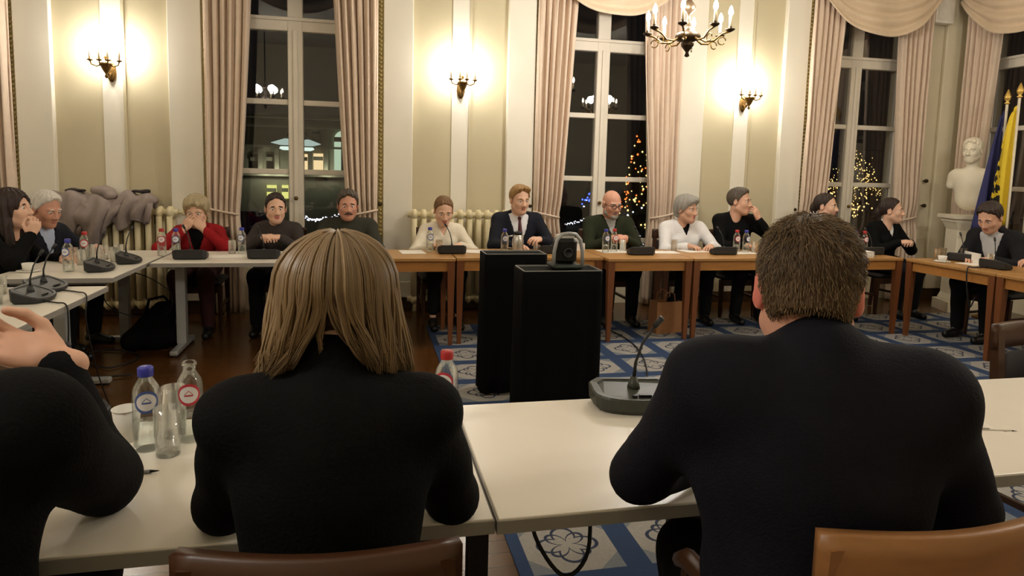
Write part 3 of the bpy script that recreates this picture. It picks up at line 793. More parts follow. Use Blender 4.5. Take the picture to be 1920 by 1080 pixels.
    if top == 'jacket':
        def vcut(g):
            ca, sa = math.cos(math.radians(lean)), math.sin(math.radians(lean))
            def fnv(d, X, Y, Z):
                z = (Z-pel[2])*ca+Y*sa; yy = Y*ca-(Z-pel[2])*sa
                wdg = np.maximum(np.abs(X)-(z-.13)*.30, -(yy-.03)); return np.maximum(d, -wdg)
            g.fn(fnv)
        layer('jacket', lambda g: (torso(g, .014), arms(g, .011, end=.90), g.cone(neck0-Rl@np.array([0, .01, .02]), neck0+(neck1-neck0)*.42-Rl@np.array([0, .012, 0]), .075, .070, .03)), topmat, vcut)
        layer('shirt', lambda g: (torso(g, .003), arms(g, .004, end=.955), g.cone(neck0, neck0+(neck1-neck0)*.45, .064, .062, .02)), shirt or M('white_shirt', (222, 222, 226), .7))
    else:
        def fill(g):
            torso(g, .010); arms(g, .010, end=.92)
            if collar == 'turtle': g.cone(neck0-Rl@np.array([0, 0, .02]), neck0+(neck1-neck0)*.8, .068, .062, .02)
            elif collar == 'crew': g.cone(neck0-Rl@np.array([0, 0, .03]), neck0+(neck1-neck0)*.15, .07, .066, .03)
        def vneck(g):
            ca, sa = math.cos(math.radians(lean)), math.sin(math.radians(lean))
            def fnv(d, X, Y, Z):
                z = (Z-pel[2])*ca+Y*sa; yy = Y*ca-(Z-pel[2])*sa
                wdg = np.maximum(np.abs(X)-(z-(.30 if collar == 'v' else .12))*(.42 if collar == 'v' else .30), -(yy-.03)); return np.maximum(d, -wdg)
            g.fn(fnv)
        layer({'sweater': 'sweater', 'blouse': 'blouse', 'cardigan': 'cardigan'}[top], fill, topmat, vneck if collar in ('v', 'open') else None)
        if shirt is not None: layer('shirt', lambda g: (torso(g, .002), g.cone(neck0, neck0+(neck1-neck0)*.5, .064, .06, .02)), shirt)
    if tie is not None:
        g = Field((-.12, -.1, .5), (.12, .45, 1.3), .008)
        p0 = T(0, .075, .47*tz); p1 = T(0, .135, .30*tz); p2 = T(0, .142, .12*tz)
        g.ell(p0, (.02, .016, .02), .01); g.cone(p0, p1, .014, .024, .01); g.cone(p1, p2, .024, .03, .01)
        V, F, Tg = g.mesh(); mobj('tie', np_mesh('tie', [(V*s, F, Tg)], [tie]), None, root)
    if hair:
        hp = hair_part(hair, .006, len(PEOPLE)); V, F, Tg = xf(hp, Rh, hc, HS); mobj('hair', np_mesh('hair', [(V*s, F, Tg)], [hairm or HB]), None, root)
    if beard is not None:
        g = Field((-.1, -.05, -.15), (.1, .14, 0.02), .005)
        g.ell((0, .066, -.09), (.034, .03, .026), .02)
        for sg in (-1, 1): g.cone((sg*.062, .0, -.02), (sg*.05, .02, -.07), .012, .02, .02); g.cone((sg*.05, .02, -.07), (0, .07, -.095), .022, .022, .02)
        if beard[1] == 'full' or beard[1] == 'moustache':
            for sg in (-1, 1): g.cone((0, .101, -.047), (sg*.026, .09, -.056), .0065, .005, .004)
        if beard[1] == 'moustache': g.d[:] = .3; [g.cone((0, .102, -.046), (sg*.03, .088, -.058), .008, .006, .004) for sg in (-1, 1)]
        V, F, Tg = xf(g.mesh(), Rh, hc, HS); mobj('moustache' if beard[1] == 'moustache' else 'beard', np_mesh('beard', [(V*s, F, Tg)], [beard[0]]), None, root)
    if glasses:
        mb = MB()
        for sg in (-1, 1):
            ring = [(sg*.033+.024*math.cos(a), .106, .004+.018*math.sin(a)) for a in [i*math.pi/8 for i in range(17)]]
            mb.tube(ring, .0028, 6); mb.tube([(sg*.057, .105, .008), (sg*.076, .06, .01), (sg*.082, -.005, .008)], .0026, 6)
        mb.tube([(-.009, .108, .008), (.009, .108, .008)], .0028, 6)
        vs = [tuple(((np.array(v)*HS@Rh.T)+hc)*s) for v in mb.v]; mb.v = vs; mb.build('glasses', M('spectacle_frame', (24, 20, 18), .3), root, True)
    PEOPLE.append(root)
    return root, hc*s, Rh*HS*s

# ================================================================ PEOPLE
GZ = .006
BLK = M('black_knit', (14, 14, 15), .9, noise=(40, .3), bump=(150, .3), spec=.12)
NAVY = M('navy_suit', (24, 26, 36), .8, noise=(60, .2), bump=(200, .2), spec=.2)
DSUIT = M('charcoal_suit', (22, 22, 26), .8, noise=(60, .2), bump=(200, .2), spec=.2)
REDC = M('red_knit', (150, 26, 32), .85, noise=(40, .2), bump=(150, .3), spec=.2)
GREYK = M('dark_grey_knit', (62, 56, 54), .9, noise=(40, .2), bump=(150, .3), spec=.15)
GREENK = M('dark_green_knit', (40, 44, 30), .9, noise=(40, .2), bump=(150, .3), spec=.15)
OLIVE = M('grey_green_knit', (56, 56, 48), .9, noise=(40, .2), bump=(150, .3), spec=.15)
CREAMB = M('cream_blouse', (226, 216, 196), .7, noise=(20, .05), bump=(60, .3))
WHITEB = M('white_blouse', (226, 224, 224), .7, noise=(20, .05), bump=(60, .3))
BLUESH = M('pale_blue_shirt', (176, 188, 214), .7)
GREYSH = M('grey_shirt', (176, 176, 176), .7)
MAROON = M('maroon_trousers', (56, 22, 22), .85)
FAR = 'people behind the far tables'
def W2(l, r): return {'L': l, 'R': r}
ON = ((0, 0, -1))
def flat(sg, x=.12, y=.40, z=.79, inw=.6, curl=.35): return ((sg*x, y, z), (-sg*inw, .8, -.02), (0, 0, -1), curl)
def clasp(z=.83, y=.36, x=.075, curl=.6): return W2(((-x, y, z), (.85, .45, .12), (.2, -.2, -1), curl), ((x, y, z), (-.85, .45, .15), (-.2, -.3, -1), curl))
DROPS = {}
def seated(label, x, y, face, hz, s=1.05, lean=8, seat=.46, chair=None, **kw):
    ca = math.cos(math.radians(lean)); tz = ((hz/s-.085-seat-.10)/ca-.09)/.46
    r = person(label, x, y, face, s=s, lean=lean, seat=seat/s if False else seat, drop=1-tz, **kw)
    r[0].location.z = GZ if x > .56 else 0
    if chair:
        c = place_chair(x+kw.get('cdx', 0), y, math.radians(face), chair); c.location.z = r[0].location.z
    return r
CH = 'dark wooden chair under the %s'
seated('woman with short ash-blonde hair in red cardigan, hands before her mouth', -1.48, 6.52, 182, 1.07, s=1.02, female=True, lean=12, top='cardigan', topmat=REDC, collar='open', shirt=BLK, pants=MAROON,
       hair='crop', hairm=HGB, head=(0, -14, 0), wrists=W2(((-.075, .27, .925), (.5, .1, .7), (.4, -.6, .2), .6), ((.075, .27, .925), (-.5, .1, .7), (-.4, -.6, .2), .6)), chair=CH % 'woman in the red cardigan', group=None)
seated('woman with dark tied hair in dark grey sweater, hands together', -.80, 6.52, 176, 1.10, s=1.02, female=True, lean=8, topmat=GREYK, collar='crew', hair='tied', hairm=HD, head=(18, -3, 0), wrists=clasp(.86, .34), chair=CH % 'woman in the dark grey sweater')
seated('man with grey hair and moustache in dark grey-green sweater', -.17, 6.55, 180, 1.135, lean=4, topmat=OLIVE, collar='crew', hair='short', hairm=HSALT, head=(6, -6, 0), beard=(HSALT, 'moustache'), wid=1.1, skin=SKINR, wrists=W2(flat(-1), flat(1)), chair=CH % 'man with the moustache')
seated('woman with light brown hair in cream blouse looking down', .72, 6.55, 182, 1.09, s=1.02, female=True, lean=12, top='blouse', topmat=CREAMB, collar='v', hair='tied', hairm=HLB, head=(2, -20, 0), wrists=W2(flat(-1), flat(1)), bare_ankle=True, chair=CH % 'woman in the cream blouse')
seated('young man with swept blond-brown hair in dark suit and tie', 1.48, 6.55, 182, 1.205, lean=5, top='jacket', topmat=NAVY, tie=M('dark_red_tie', (74, 24, 34), .6), hair='neat', hairm=HBL, head=(10, -8, 0), skin=SKINP, wrists=W2(((-.14, .36, .84), (.6, .7, .1), (.3, -.2, -1), .5), flat(1)), wid=1.05, chair=CH % 'man in suit and tie')
seated('bald man with glasses and grey beard in dark green sweater', 2.43, 6.52, 180, 1.18, lean=8, topmat=GREENK, collar='v', shirt=GREYSH, hair=None, hairm=HG, beard=(HG, 'full'), glasses=True, head=(8, -12, 0), skin=SKINR, wid=1.1, wrists=clasp(.86, .36), chair=CH % 'bald man with glasses')
seated('woman with grey hair in white blouse holding papers', 3.25, 6.5, 176, 1.14, s=1.04, female=True, lean=10, top='blouse', topmat=WHITEB, collar='v', shirt=BLK, hair='crop', hairm=HG, head=(32, -4, 0), skin=SKIN, wid=1.15, wrists=W2(flat(-1, .16, .42), flat(1, .08, .42, curl=.6)), chair=CH % 'woman in the white blouse')
seated('man in black roll-neck sweater resting his chin on one hand', 3.86, 6.5, 178, 1.225, lean=6, topmat=BLK, collar='turtle', hair='short', hairm=HSALT, head=(42, 0, 0), skin=SKIN, wrists=W2(((-.16, .24, 1.05), (.35, -.05, .8), (.5, -.7, .2), .5), flat(1, .05, .38)), poles={'L': (-.7, .5, -.8)}, chair=CH % 'man in the black sweater')
seated('dark-haired woman in black mostly behind the near man in the suit jacket', 4.92, 6.52, 180, 1.185, s=1.03, female=True, lean=6, topmat=BLK, collar='crew', hair='tied', hairm=HD, head=(35, 0, 0), chair=CH % 'woman beside the paper stack')
seated('woman with dark tied hair in black top over white collar', 5.72, 6.5, 186, 1.15, s=1.03, female=True, lean=8, topmat=BLK, collar='v', shirt=M('white_shirt', (222, 222, 226), .7), hair='tied', hairm=HD, head=(38, 2, 0), wrists=clasp(.82, .34), chair=CH % 'woman in black by the wall hooks')
seated('dark-haired man in dark suit bent over writing at the corner table', 6.02, 5.22, 100, 1.17, lean=24, top='jacket', topmat=DSUIT, shirt=GREYSH, hair='short', hairm=HD, head=(6, -30, 0), skin=SKIN, wrists=W2(flat(-1, .15, .46), flat(1, .02, .48, curl=.6)), chair=CH % 'man writing')
seated('person in dark suit reaching a hand onto the wooden side table', 6.12, 4.32, 84, 1.2, lean=16, top='jacket', topmat=DSUIT, hair='short', hairm=HB, head=(0, -10, 0), wrists=W2(flat(-1, .15, .45), ((.48, .30, .80), (-.2, .9, 0), (0, 0, -1), .4)), chair=CH % 'person reaching onto the side table')
seated('white-haired man in navy suit with pale blue shirt', -2.62, 6.02, -112, 1.10, lean=10, top='jacket', topmat=NAVY, shirt=BLUESH, hair='short', hairm=HW_, head=(-6, -16, 0), skin=SKINR, wrists=W2(flat(-1, .18, .42), ((.22, .05, .95), (.0, .1, .9), (-.6, .6, 0), .9)), wid=1.05, chair=CH % 'white-haired man')
seated('woman with long dark brown hair in black with a raised hand', -2.58, 5.34, -92, 1.14, s=1.04, female=True, lean=10, topmat=BLK, collar='crew', hair='long', hairm=HD, head=(-4, 6, 0), wrists=W2(flat(-1, .14, .40), ((.10, .30, .97), (-.1, .3, .8), (-.4, -.5, .3), .9)), chair=CH % 'woman with long dark hair')

# ---- people on the near side, seen from behind
HAIRATTR = attr_material('blonde_strands', .42, .5)
def strand_mesh(paths, widths, cols, nside=3):
    mb = MB(); vc = []
    for P, w, c in zip(paths, widths, cols):
        n = len(P); rad = [w*(1 if k < n-4 else (n-1-k)/4+.12) for k in range(n)]
        mb.tube(P, rad, nside); vc += [c]*(n*nside)
    me = mb.mesh('strands', True); a = me.color_attributes.new('tone', 'FLOAT_COLOR', 'POINT')
    a.data.foreach_set('color', np.array(vc, np.float32).ravel()); return me
bw, hc, Rh = seated('woman with shoulder-length blonde hair in black sweater seen from behind', -.062, 1.215, -4, 1.245, s=1.03, seat=.47, female=True, lean=4, topmat=BLK, collar='turtle', hair=None, hairm=HLB, head=(0, -4, 0), res=.010,
       wid=1.08, shw=1.0, armw=1.02, armk=.04, wrists=W2(((-.15, .42, .79), (.1, .95, 0), (0, 0, -1), .3), ((.14, .42, .79), (-.3, .9, 0), (0, 0, -1), .3)), poles={'L': (-.5, -.5, -.6), 'R': (.5, -.5, -.6)}, hs=1.0)
rnd = random.Random(3); paths = []; wd = []; cols = []
A, B_, Cc = .106, .116, .112
for k in range(2600):
    phi = rnd.uniform(38, 322); ph = math.radians(phi)           # 0 = face side, 180 = nape
    lay = rnd.random(); P = []; back = math.cos(math.radians(phi-180))
    clump = round(phi/9)*9; ph = math.radians(phi*.35+clump*.65+rnd.uniform(-1.5, 1.5)) if lay > .3 else ph
    zend = -.118-.02*lay+(.045*max(0, back)**6)+rnd.uniform(-.018, .018)
    flare = .002+.016*lay+rnd.uniform(-.006, .008)
    sgn = 1 if phi < 180 else -1
    off = rnd.uniform(-.004, .006)+.004*math.sin(clump*.9)
    for j in range(15):
        t = j/14
        if t < .5:
            th = math.radians(6+84*(t/.5)); rr = math.sin(th); x, y, z = (A+off)*rr*math.sin(ph), (B_+off)*rr*math.cos(ph), .03+(Cc+off-.02)*math.cos(th)
        else:
            q = (t-.5)/.5; z = .03+(zend-.03)*q; fl = flare*q**.9
            part_ = .38*max(0, back)**3*q*q*sgn                      # hair falls open at the nape
            a2 = ph-part_; r1, r2 = A+off+fl*(1.0+.2*abs(math.sin(ph))), B_+off+fl*.25-.028*q*max(0, back)
            x, y = r1*math.sin(a2), r2*math.cos(a2)
            x += .010*q*math.sin(3.5*q+clump*1.7); y += .006*q*math.sin(5*q+clump)
            if q > .7: x += (q-.7)*.06*math.sin(clump*1.3)*(1 if sgn < 0 else .4)
        P.append(tuple((Rh@np.array([x, y-.012, z]))+hc))
    paths.append(P); wd.append(rnd.uniform(.0018, .0034))
    g = min(1, max(0, .5+.28*math.sin(clump*2.1)+rnd.uniform(-.3, .3)))
    c0, c1 = lin((62, 48, 34)), lin((158, 132, 98)); cols.append(tuple(c0[i]+(c1[i]-c0[i])*g for i in range(3))+(1,))
mobj('hair', strand_mesh(paths, wd, cols), HAIRATTR, bw)
f = Field((-.17, -.2, -.2), (.17, .16, .2), .006); f.ell((0, -.014, .03), (A-.004, B_-.004, Cc-.022), .01)
for s_ in (-1, 1): f.cone((s_*.07, -.01, .02), (s_*.088, -.005, -.10), .032, .026, .03); f.cone((s_*.05, -.06, .0), (s_*.068, -.045, -.09), .04, .028, .03)
f.ell((0, .12, -.05), (.068, .10, .13), .01, sub=True)
V, F_, T_ = xf(f.mesh(), Rh, hc); mobj('under_hair', np_mesh('under_hair', [(V, F_, T_)], [HAIR('under', (70, 52, 34))]), None, bw)

mw, hc, Rh = seated('man with short brown hair in dark navy suit jacket seen from behind', .785, .985, -20, 1.325, s=1.12, seat=.42, lean=7, top='jacket', topmat=M('near_navy_suit', (20, 20, 28), .85, noise=(60, .2), bump=(220, .25), spec=.15), hair=None, hairm=HB, head=(-12, -8, 0), skin=SKINR, ear=EARR, res=.010, hres=.004,
       wid=1.06, shw=.90, armw=1.1, armk=.05, headoff=(0, .0, -.045), hs=1.0, wrists=W2(((-.12, .43, .80), (.5, .8, 0), (0, 0, -1), .4), ((.17, .40, .80), (-.4, .9, 0), (0, 0, -1), .4)), poles={'L': (-1, -.5, -.4), 'R': (.9, -.5, -.4)})
f = Field((-.12, -.15, -.12), (.12, .13, .16), .004); f.ell((0, -.014, .038), (.080, .103, .096), .01); f.ell((0, -.05, -.02), (.064, .060, .058), .02)
f.half((0, .794, -.607), .03); f.half((0, -.35, -1), .062); [f.ell((s_*.088, -.0, -.02), (.022, .034, .042), .004, sub=True) for s_ in (-1, 1)]
V, F_, T_ = f.mesh(); Vw, _, _ = xf((V, F_, T_), Rh, hc)
mobj('hair', np_mesh('hair', [(Vw, F_, T_)], [HAIR('near_brown', (82, 62, 40))]), None, mw)
paths = []; wd = []; cols = []; rnd = random.Random(5); Rm = Rh
top = np.array([.0, -.03, .12])
for k in range(5200):
    i = rnd.randrange(len(V)); p = V[i]; n = p-np.array([0, -.014, .03]); n = n/np.linalg.norm(n)
    if p[1] > .06 and p[2] < .06: continue
    fl = p-top; fl = fl-n*(fl@n); fl = fl/(np.linalg.norm(fl)+1e-6); sw = np.cross(n, fl)
    fl = fl+sw*(.5 if p[2] > .09 else .1)+np.random.normal(0, .18, 3)
    L = .016 if p[2] > .06 else (.011 if p[2] > .0 else .006)
    P = [tuple(Rm@(p+fl*L*t+n*(.0015+.004*math.sin(t*2.6)))+hc) for t in (0, .5, 1)]
    paths.append(P); wd.append(.0009)
    g = rnd.random()*.7+(.3 if p[2] < .02 else 0); c0, c1 = lin((62, 46, 30)), lin((150, 124, 88)); cols.append(tuple(c0[j]+(c1[j]-c0[j])*g for j in range(3))+(1,))
mb = MB(); vc = []
for P, w_, c in zip(paths, wd, cols): mb.tube(P, [w_, w_*.8, w_*.3], 3, False); vc += [c]*9
me = mb.mesh('short_strands', True); a = me.color_attributes.new('tone', 'FLOAT_COLOR', 'POINT'); a.data.foreach_set('color', np.array(vc, np.float32).ravel())
mobj('short_strands', me, HAIRATTR, mw)

seated('person in black sweater leaning on one hand at the near table edge', -.75, 1.15, 8, 1.215, side=-8, s=1.12, seat=.44, lean=15, topmat=BLK, collar='crew', hair='short', hairm=HB, head=(6, -6, 8), skin=SKIN, res=.010, wid=1.28, armw=1.45, armk=.05, legs=True,
       wrists=W2(flat(-1, .2, .42), ((.15, .43, 1.065), (-.9, .05, .36), (-.35, -.35, .85), .35)), poles={'L': (-1, -.2, -.3), 'R': (.4, -.25, -1)})

# near chairs
nc = chair_proto('near', MIDWOOD, UPHOL); tag(nc, 'brown wooden chair with curved top rail behind the blonde woman', 'chair', 'wooden chairs at the near tables'); nc.location = (-.045, 1.245, 0); nc.rotation_euler.z = math.radians(-5.5); nc.scale.z = 1.02
lc = chair_proto('near', LTWOOD, UPHOL); tag(lc, 'light wooden armchair behind the man in the dark suit jacket', 'chair', 'wooden chairs at the near tables'); lc.location = (.91, 1.08, GZ); lc.rotation_euler.z = math.radians(-2.4); lc.scale.z = 1.055
for s_ in (-1, 1):
    bevel(MB().tube([(s_*.235, -.2, .66), (s_*.25, 0, .665), (s_*.25, .13, .65), (s_*.245, .18, .62)], [.018, .02, .022, .016], 8).build('armrest', MIDWOOD, lc, True), .002)
    MB().box(s_*.235-.014, s_*.235+.014, .13, .16, .42, .65).build('arm_post', MIDWOOD, lc)
c3 = dup(nc, (-.75, 1.15, 0), 0, 'brown wooden chair under the person leaning on one hand')
c4 = dup(lc, (2.30, 1.32, GZ), math.radians(20), 'light wooden armchair drawn up to the table beside the near man')
c5 = dup(nc, (2.74, 1.97, GZ), math.radians(185), 'brown wooden chair across the table from the empty armchair')

# ================================================================ ITEMS
TZ = .75
def mic_proto(big=False):
    root = thing('conference_microphone', 'x', 'microphone'); w, d, h = .125, .075, .052; sl = .08 if big else .34
    def outline(k, dz, z):
        pts = []
        for i in range(13):
            a = math.pi*i/12; pts.append((-w*k*math.cos(a), -d*k*math.sin(a)**.8-.01, z-dz*math.sin(a)))
        pts += [(w*k, .055*k, z), (w*.8*k, .075*k, z+.004), (-w*.8*k, .075*k, z+.004), (-w*k, .055*k, z)]
        return pts
    m_ = BLKPL if big else BLKPL2
    ws = lambda r: [(x, y, z+sl*y) for x, y, z in r]
    b = MB().rings([outline(.88, 0, 0), outline(.98, 0, .012), ws(outline(1.0, .0, h-.006)), ws(outline(.97, .0, h)), ws(outline(.82, .002, h)), ws(outline(.80, .004, h-.004))])
    b.build('base', m_, root, False)
    MB().lathe([(.02, h-.006), (.016, h+.008), (.009, h+.03)], (0, .02, 0), 12).build('neck_socket', m_, root, True)
    pts = [(0, .02, h+.02), (.003, .02, h+.07), (.018, .01, h+.13), (.045, -.01, h+.185)]
    MB().tube(pts, [.006, .0045, .004, .004], 8).build('gooseneck', BLKPL2, root, True)
    MB().tube([pts[-1], (.062, -.022, h+.212)], [.008, .009], 10).build('microphone_head', BLKPL2, root, True)
    MB().lathe([(.009, 0), (.008, .004)], (-.012, -.045, h-.004-.045*sl), 10).build('talk_button', BLKMET, root)
    MB().box(.0, .035, -.05, -.038, h-.006-.045*sl, h+.001-.045*sl).build('speaker_slot', BLKMET, root)
    return root
mp = mic_proto(True); tag(mp, 'large dark green-grey conference microphone on the near white table by the man', 'microphone', 'conference microphones'); mp.location = (.845, 1.945, TZ+GZ); mp.scale = (1.12, 1.12, 1.12); mp.rotation_euler.z = math.radians(-8)
mq = mic_proto(); tag(mq, 'dark conference microphone at the elbow of the person leaning on one hand', 'microphone', 'conference microphones'); mq.location = (-.83, 1.97, TZ); mq.rotation_euler.z = math.radians(-10)
for (x, y, a, who) in ((-1.72, 3.95, 90, 'near the edge of the crowded side table'), (-1.78, 4.24, 84, 'at the far corner of the crowded side table'), (-1.78, 5.02, 95, 'on the side table by the white-haired man'), (-1.72, 5.40, 100, 'where the side table meets the table of the woman in red'),
                       (-1.34, 5.60, 180, 'in front of the woman in the red cardigan'), (-.80, 5.62, 180, 'in front of the woman in the dark grey sweater'), (.74, 5.86, 180, 'in front of the woman in the cream blouse'), (1.66, 5.86, 180, 'in front of the man in suit and tie'),
                       (2.48, 5.74, 180, 'in front of the bald man'), (3.32, 5.74, 180, 'in front of the grey-haired woman in white'), (4.93, 5.72, 180, 'in front of the woman in black by the wall hooks'), (5.50, 5.18, 110, 'at the end of the corner table'), (5.36, 4.72, 90, 'in front of the man writing')):
    o = dup(mq, (x, y, TZ), math.radians(a), 'dark conference microphone '+who); o.location.z = TZ+(GZ if x > -.385 else 0)

LBLUE = label_material('blue_emblem', (70, 92, 150)); LRED = label_material('red_emblem', (186, 52, 66))
CAPB = M('blue_cap', (54, 56, 150), .4); CAPR = M('red_cap', (170, 40, 40), .4)
def bottle(label, x, y, kind, cap=True, z=TZ, rz=0, group='small glass water bottles'):
    root = thing('water_bottle', label, 'bottle', (x, y, z), rz, group); R = .034
    MB().lathe([(.028, 0), (R, .006), (R, .150), (.031, .166), (.022, .182), (.0165, .192), (.0165, .207)], n=20).build('glass_body', BGLASS, root, True)
    MB().lathe([(.026, .006), (R-.003, .01), (R-.003, .075), (.0, .075)], n=18, cap=False).build('water', WATER, root, True)
    if cap: MB().lathe([(.0185, .196), (.019, .198), (.019, .218), (.016, .221)], n=18).build('cap', CAPB if kind == 'blue' else CAPR, root, True)
    else: MB().lathe([(.0165, .205), (.019, .207), (.019, .216), (.0165, .218)], n=18, cap=False).build('open_rim', BGLASS, root, True)
    Rl = R+.0012; rr = .030; mb = MB(); vs = [(0, -Rl, .135)]; fs = []
    for j in range(1, 5):
        for i in range(24):
            a = 2*math.pi*i/24; xx, zz = rr*j/4*math.cos(a), rr*j/4*math.sin(a); t = xx/Rl
            vs.append((Rl*math.sin(t), -Rl*math.cos(t), .135+zz))
    for i in range(24): fs.append((0, 1+i, 1+(i+1) % 24))
    for j in range(3):
        for i in range(24): fs.append((1+j*24+i, 1+(j+1)*24+i, 1+(j+1)*24+(i+1) % 24, 1+j*24+(i+1) % 24))
    mb.add(vs, fs); mb.build('label', LBLUE if kind == 'blue' else LRED, root, True)
    return root
def tumbler(label, x, y, z=TZ, h=.13, r=.033, fill=0, group='clear drinking glasses'):
    root = thing('drinking_glass', label, 'glass', (x, y, z), 0, group)
    MB().lathe([(.0, .0), (r*.86, .0), (r*.9, .004), (r, h), (r-.0022, h), (r*.86, .012), (.0, .012)], n=22, cap=False).build('glass_wall', TGLASS, root, True)
    MB().lathe([(r*.8, .001), (r*.8, .011)], n=18).build('glass_base', TGLASS, root, True)
    if fill: MB().lathe([(r*.84, .0125), (r*.93, fill), (0, fill)], n=18, cap=False).build('water', WATER, root, True)
    return root
bb1 = bottle('glass water bottle with blue emblem and blue cap on the near table', -.560, 1.848, 'blue', rz=.3)
bb2 = bottle('open glass water bottle with red emblem on the near table', -.466, 1.895, 'red', False, rz=.15)
bb3 = bottle('glass water bottle with red emblem and red cap beside the blonde woman', .232, 1.905, 'red', rz=-.4)
tumbler('drinking glass of water standing in front of the near bottles', -.498, 1.800, fill=.0, h=.125)
tumbler('empty drinking glass between the two near bottles', -.515, 1.925, h=.14)
MB().lathe([(.018, 0), (.019, .002), (.019, .012), (.016, .014)], n=18).build('bottle_cap', CAPR, None, True, loc=(-.590, 1.775, TZ)); tag(bpy.data.objects['bottle_cap'], 'red bottle cap lying by the near drinking glass', 'bottle cap')
cup = thing('paper_cup', 'white paper cup beside the blue-capped bottle', 'cup', (-.630, 1.915, TZ))
MB().lathe([(.026, 0), (.035, .088), (.032, .088), (.024, .004)], n=20).build('cup_wall', CREAMPL, cup, True); MB().tube([(.035*math.cos(t), .035*math.sin(t), .088) for t in [i*math.pi/10 for i in range(21)]], .002, 6).build('cup_rim', CREAMPL, cup, True)
def pen(label, x, y, rz, mat):
    r = thing('pen', label, 'pen', (x, y, TZ+.005), rz)
    MB().tube([(-.06, 0, 0), (.045, 0, 0)], .0048, 8).build('barrel', mat, r, True); MB().tube([(.045, 0, 0), (.065, 0, 0)], [.0045, .001], 8).build('tip', BLKMET, r, True)
    MB().box(-.06, -.02, -.0015, .0015, .005, .0075).build('clip', GREYMET, r)
pen('grey ballpoint pen on the table by the near drinking glasses', -.555, 1.690, .05, M('grey_pen', (130, 128, 126), .4)); pen('cream ballpoint pen on the papers by the near man', 1.86, 1.585, -.25, M('cream_pen', (190, 180, 165), .4))
def paper(label, x, y, rz, w=.21, d=.297, z=TZ, n=1, group='loose paper sheets'):
    root = thing('paper_sheets' if n > 1 else 'paper_sheet', label, 'paper', (x, y, z+.0005), rz, group)
    for k in range(n):
        j = random.uniform(-.006, .006); MB().box(-w/2+j, w/2+j, -d/2-j, d/2-j, k*.0022, k*.0022+.0018).build('sheet', PAPER, root, rz=random.uniform(-.04, .04)*(k > 0))
paper('white paper sheets in front of the near man', .86, 1.70, -.10, n=2); paper('white paper sheet on the table behind the cream pen', 1.90, 1.66, .2, n=2, w=.25)
paper('white paper sheet beside the person leaning on one hand', -.78, 1.86, .4)
FZ = TZ+GZ
for (x, y, rz, w_, d_, who) in ((-1.10, 5.72, .1, .25, .2, 'between the women in red and grey'), (.40, 5.95, .1, .21, .25, 'left of the cream blouse'), (1.00, 5.98, -.2, .21, .25, 'at the right hand of the woman in the cream blouse'), (2.30, 5.97, .1, .28, .22, 'in front of the bald man'), (2.80, 5.90, -.1, .25, .2, 'between the bald man and the woman in white'),
                                (3.14, 6.0, .2, .26, .22, 'under the hands of the woman in white'), (3.60, 5.86, .1, .25, .2, 'under the bottles of the man in black'), (5.60, 4.98, .3, .25, .3, 'at the hands of the man writing'), (5.40, 4.98, .1, .2, .2, 'next to the cups on the corner table')):
    paper('white paper sheet '+who, x, y, rz, w_, d_, z=FZ if x > 0 else TZ)
st = thing('paper_stack', 'thick stack of white papers on the wooden table', 'papers', (4.60, 5.58, FZ))
for k in range(7): MB().box(-.17, .17, -.11, .11, k*.008, k*.008+.0075).build('booklet', PAPER, st, loc=(random.uniform(-.004, .004), random.uniform(-.004, .004), 0))
nb_ = thing('open_binder', 'white open binder propped before the man writing', 'binder', (5.46, 5.06, FZ), math.radians(70))
MB().box(-.13, .13, -.01, .0, .0, .10).build('cover', PAPER, nb_); MB().box(-.13, .13, -.14, -.01, 0, .012).build('cover', PAPER, nb_)
for (x, y, k, who) in ((-1.60, 5.78, 'red', 'beside the woman in red, against the radiator'), (-1.50, 5.80, 'blue', 'next to the woman in red'), (-1.02, 5.92, 'blue', 'beside the woman in the dark grey sweater'), (.56, 5.98, 'blue', 'in front of the woman in the cream blouse'), (1.22, 5.86, 'blue', 'near the man in suit and tie'),
                       (2.20, 5.90, 'blue', 'before the bald man, the one farther from his glass'), (2.30, 5.94, 'red', 'before the bald man, the one beside his glass'), (3.56, 5.90, 'red', 'before the man in black, beside the papers'), (3.65, 5.88, 'blue', 'before the man in black, next to his glass'), (5.22, 5.68, 'red', 'x'), (-1.96, 4.98, 'blue', 'on the side table of the white-haired man'), (-2.02, 3.80, 'blue', 'on the crowded side table'), (-2.05, 5.50, 'red', 'beside the glasses near the coat-draped radiator')):
    if who == 'x': continue
    bottle('small water bottle with %s emblem ' % k+who, x, y, k, z=FZ if x > -.385 else TZ, rz=random.uniform(-.3, .3))
bottle('small water bottle with red emblem before the woman in black by the wall hooks', 4.98, 5.86, 'red', z=FZ); bottle('small water bottle with blue emblem before the woman in black by the wall hooks', 4.88, 5.87, 'blue', z=FZ)
for (x, y, who) in ((3.74, 5.87, 'before the man in black'), (2.40, 5.97, 'before the bald man'), (.64, 5.96, 'before the woman in the cream blouse'), (5.30, 5.28, 'on the corner table beside the microphone'), (5.40, 5.32, 'on the far end of the corner table'), (5.62, 5.30, 'on the corner table behind the microphone'), (5.45, 4.86, 'by the binder of the man writing'),
                    (2.96, 6.03, 'before the woman in the white blouse'), (-1.10, 5.93, 'before the woman in the dark grey sweater')):
    tumbler('drinking glass '+who, x, y, z=FZ if x > 0 else TZ, h=.11)
g0 = 'drinking glasses crowded on the side tables'
for (x, y) in ((-1.95, 3.62), (-1.90, 3.72), (-2.02, 3.95), (-1.86, 3.86), (-2.08, 4.10), (-2.12, 3.70), (-1.98, 4.16)): tumbler('drinking glass among those crowding the side table near the leaning person', x, y, h=.10, group=g0)
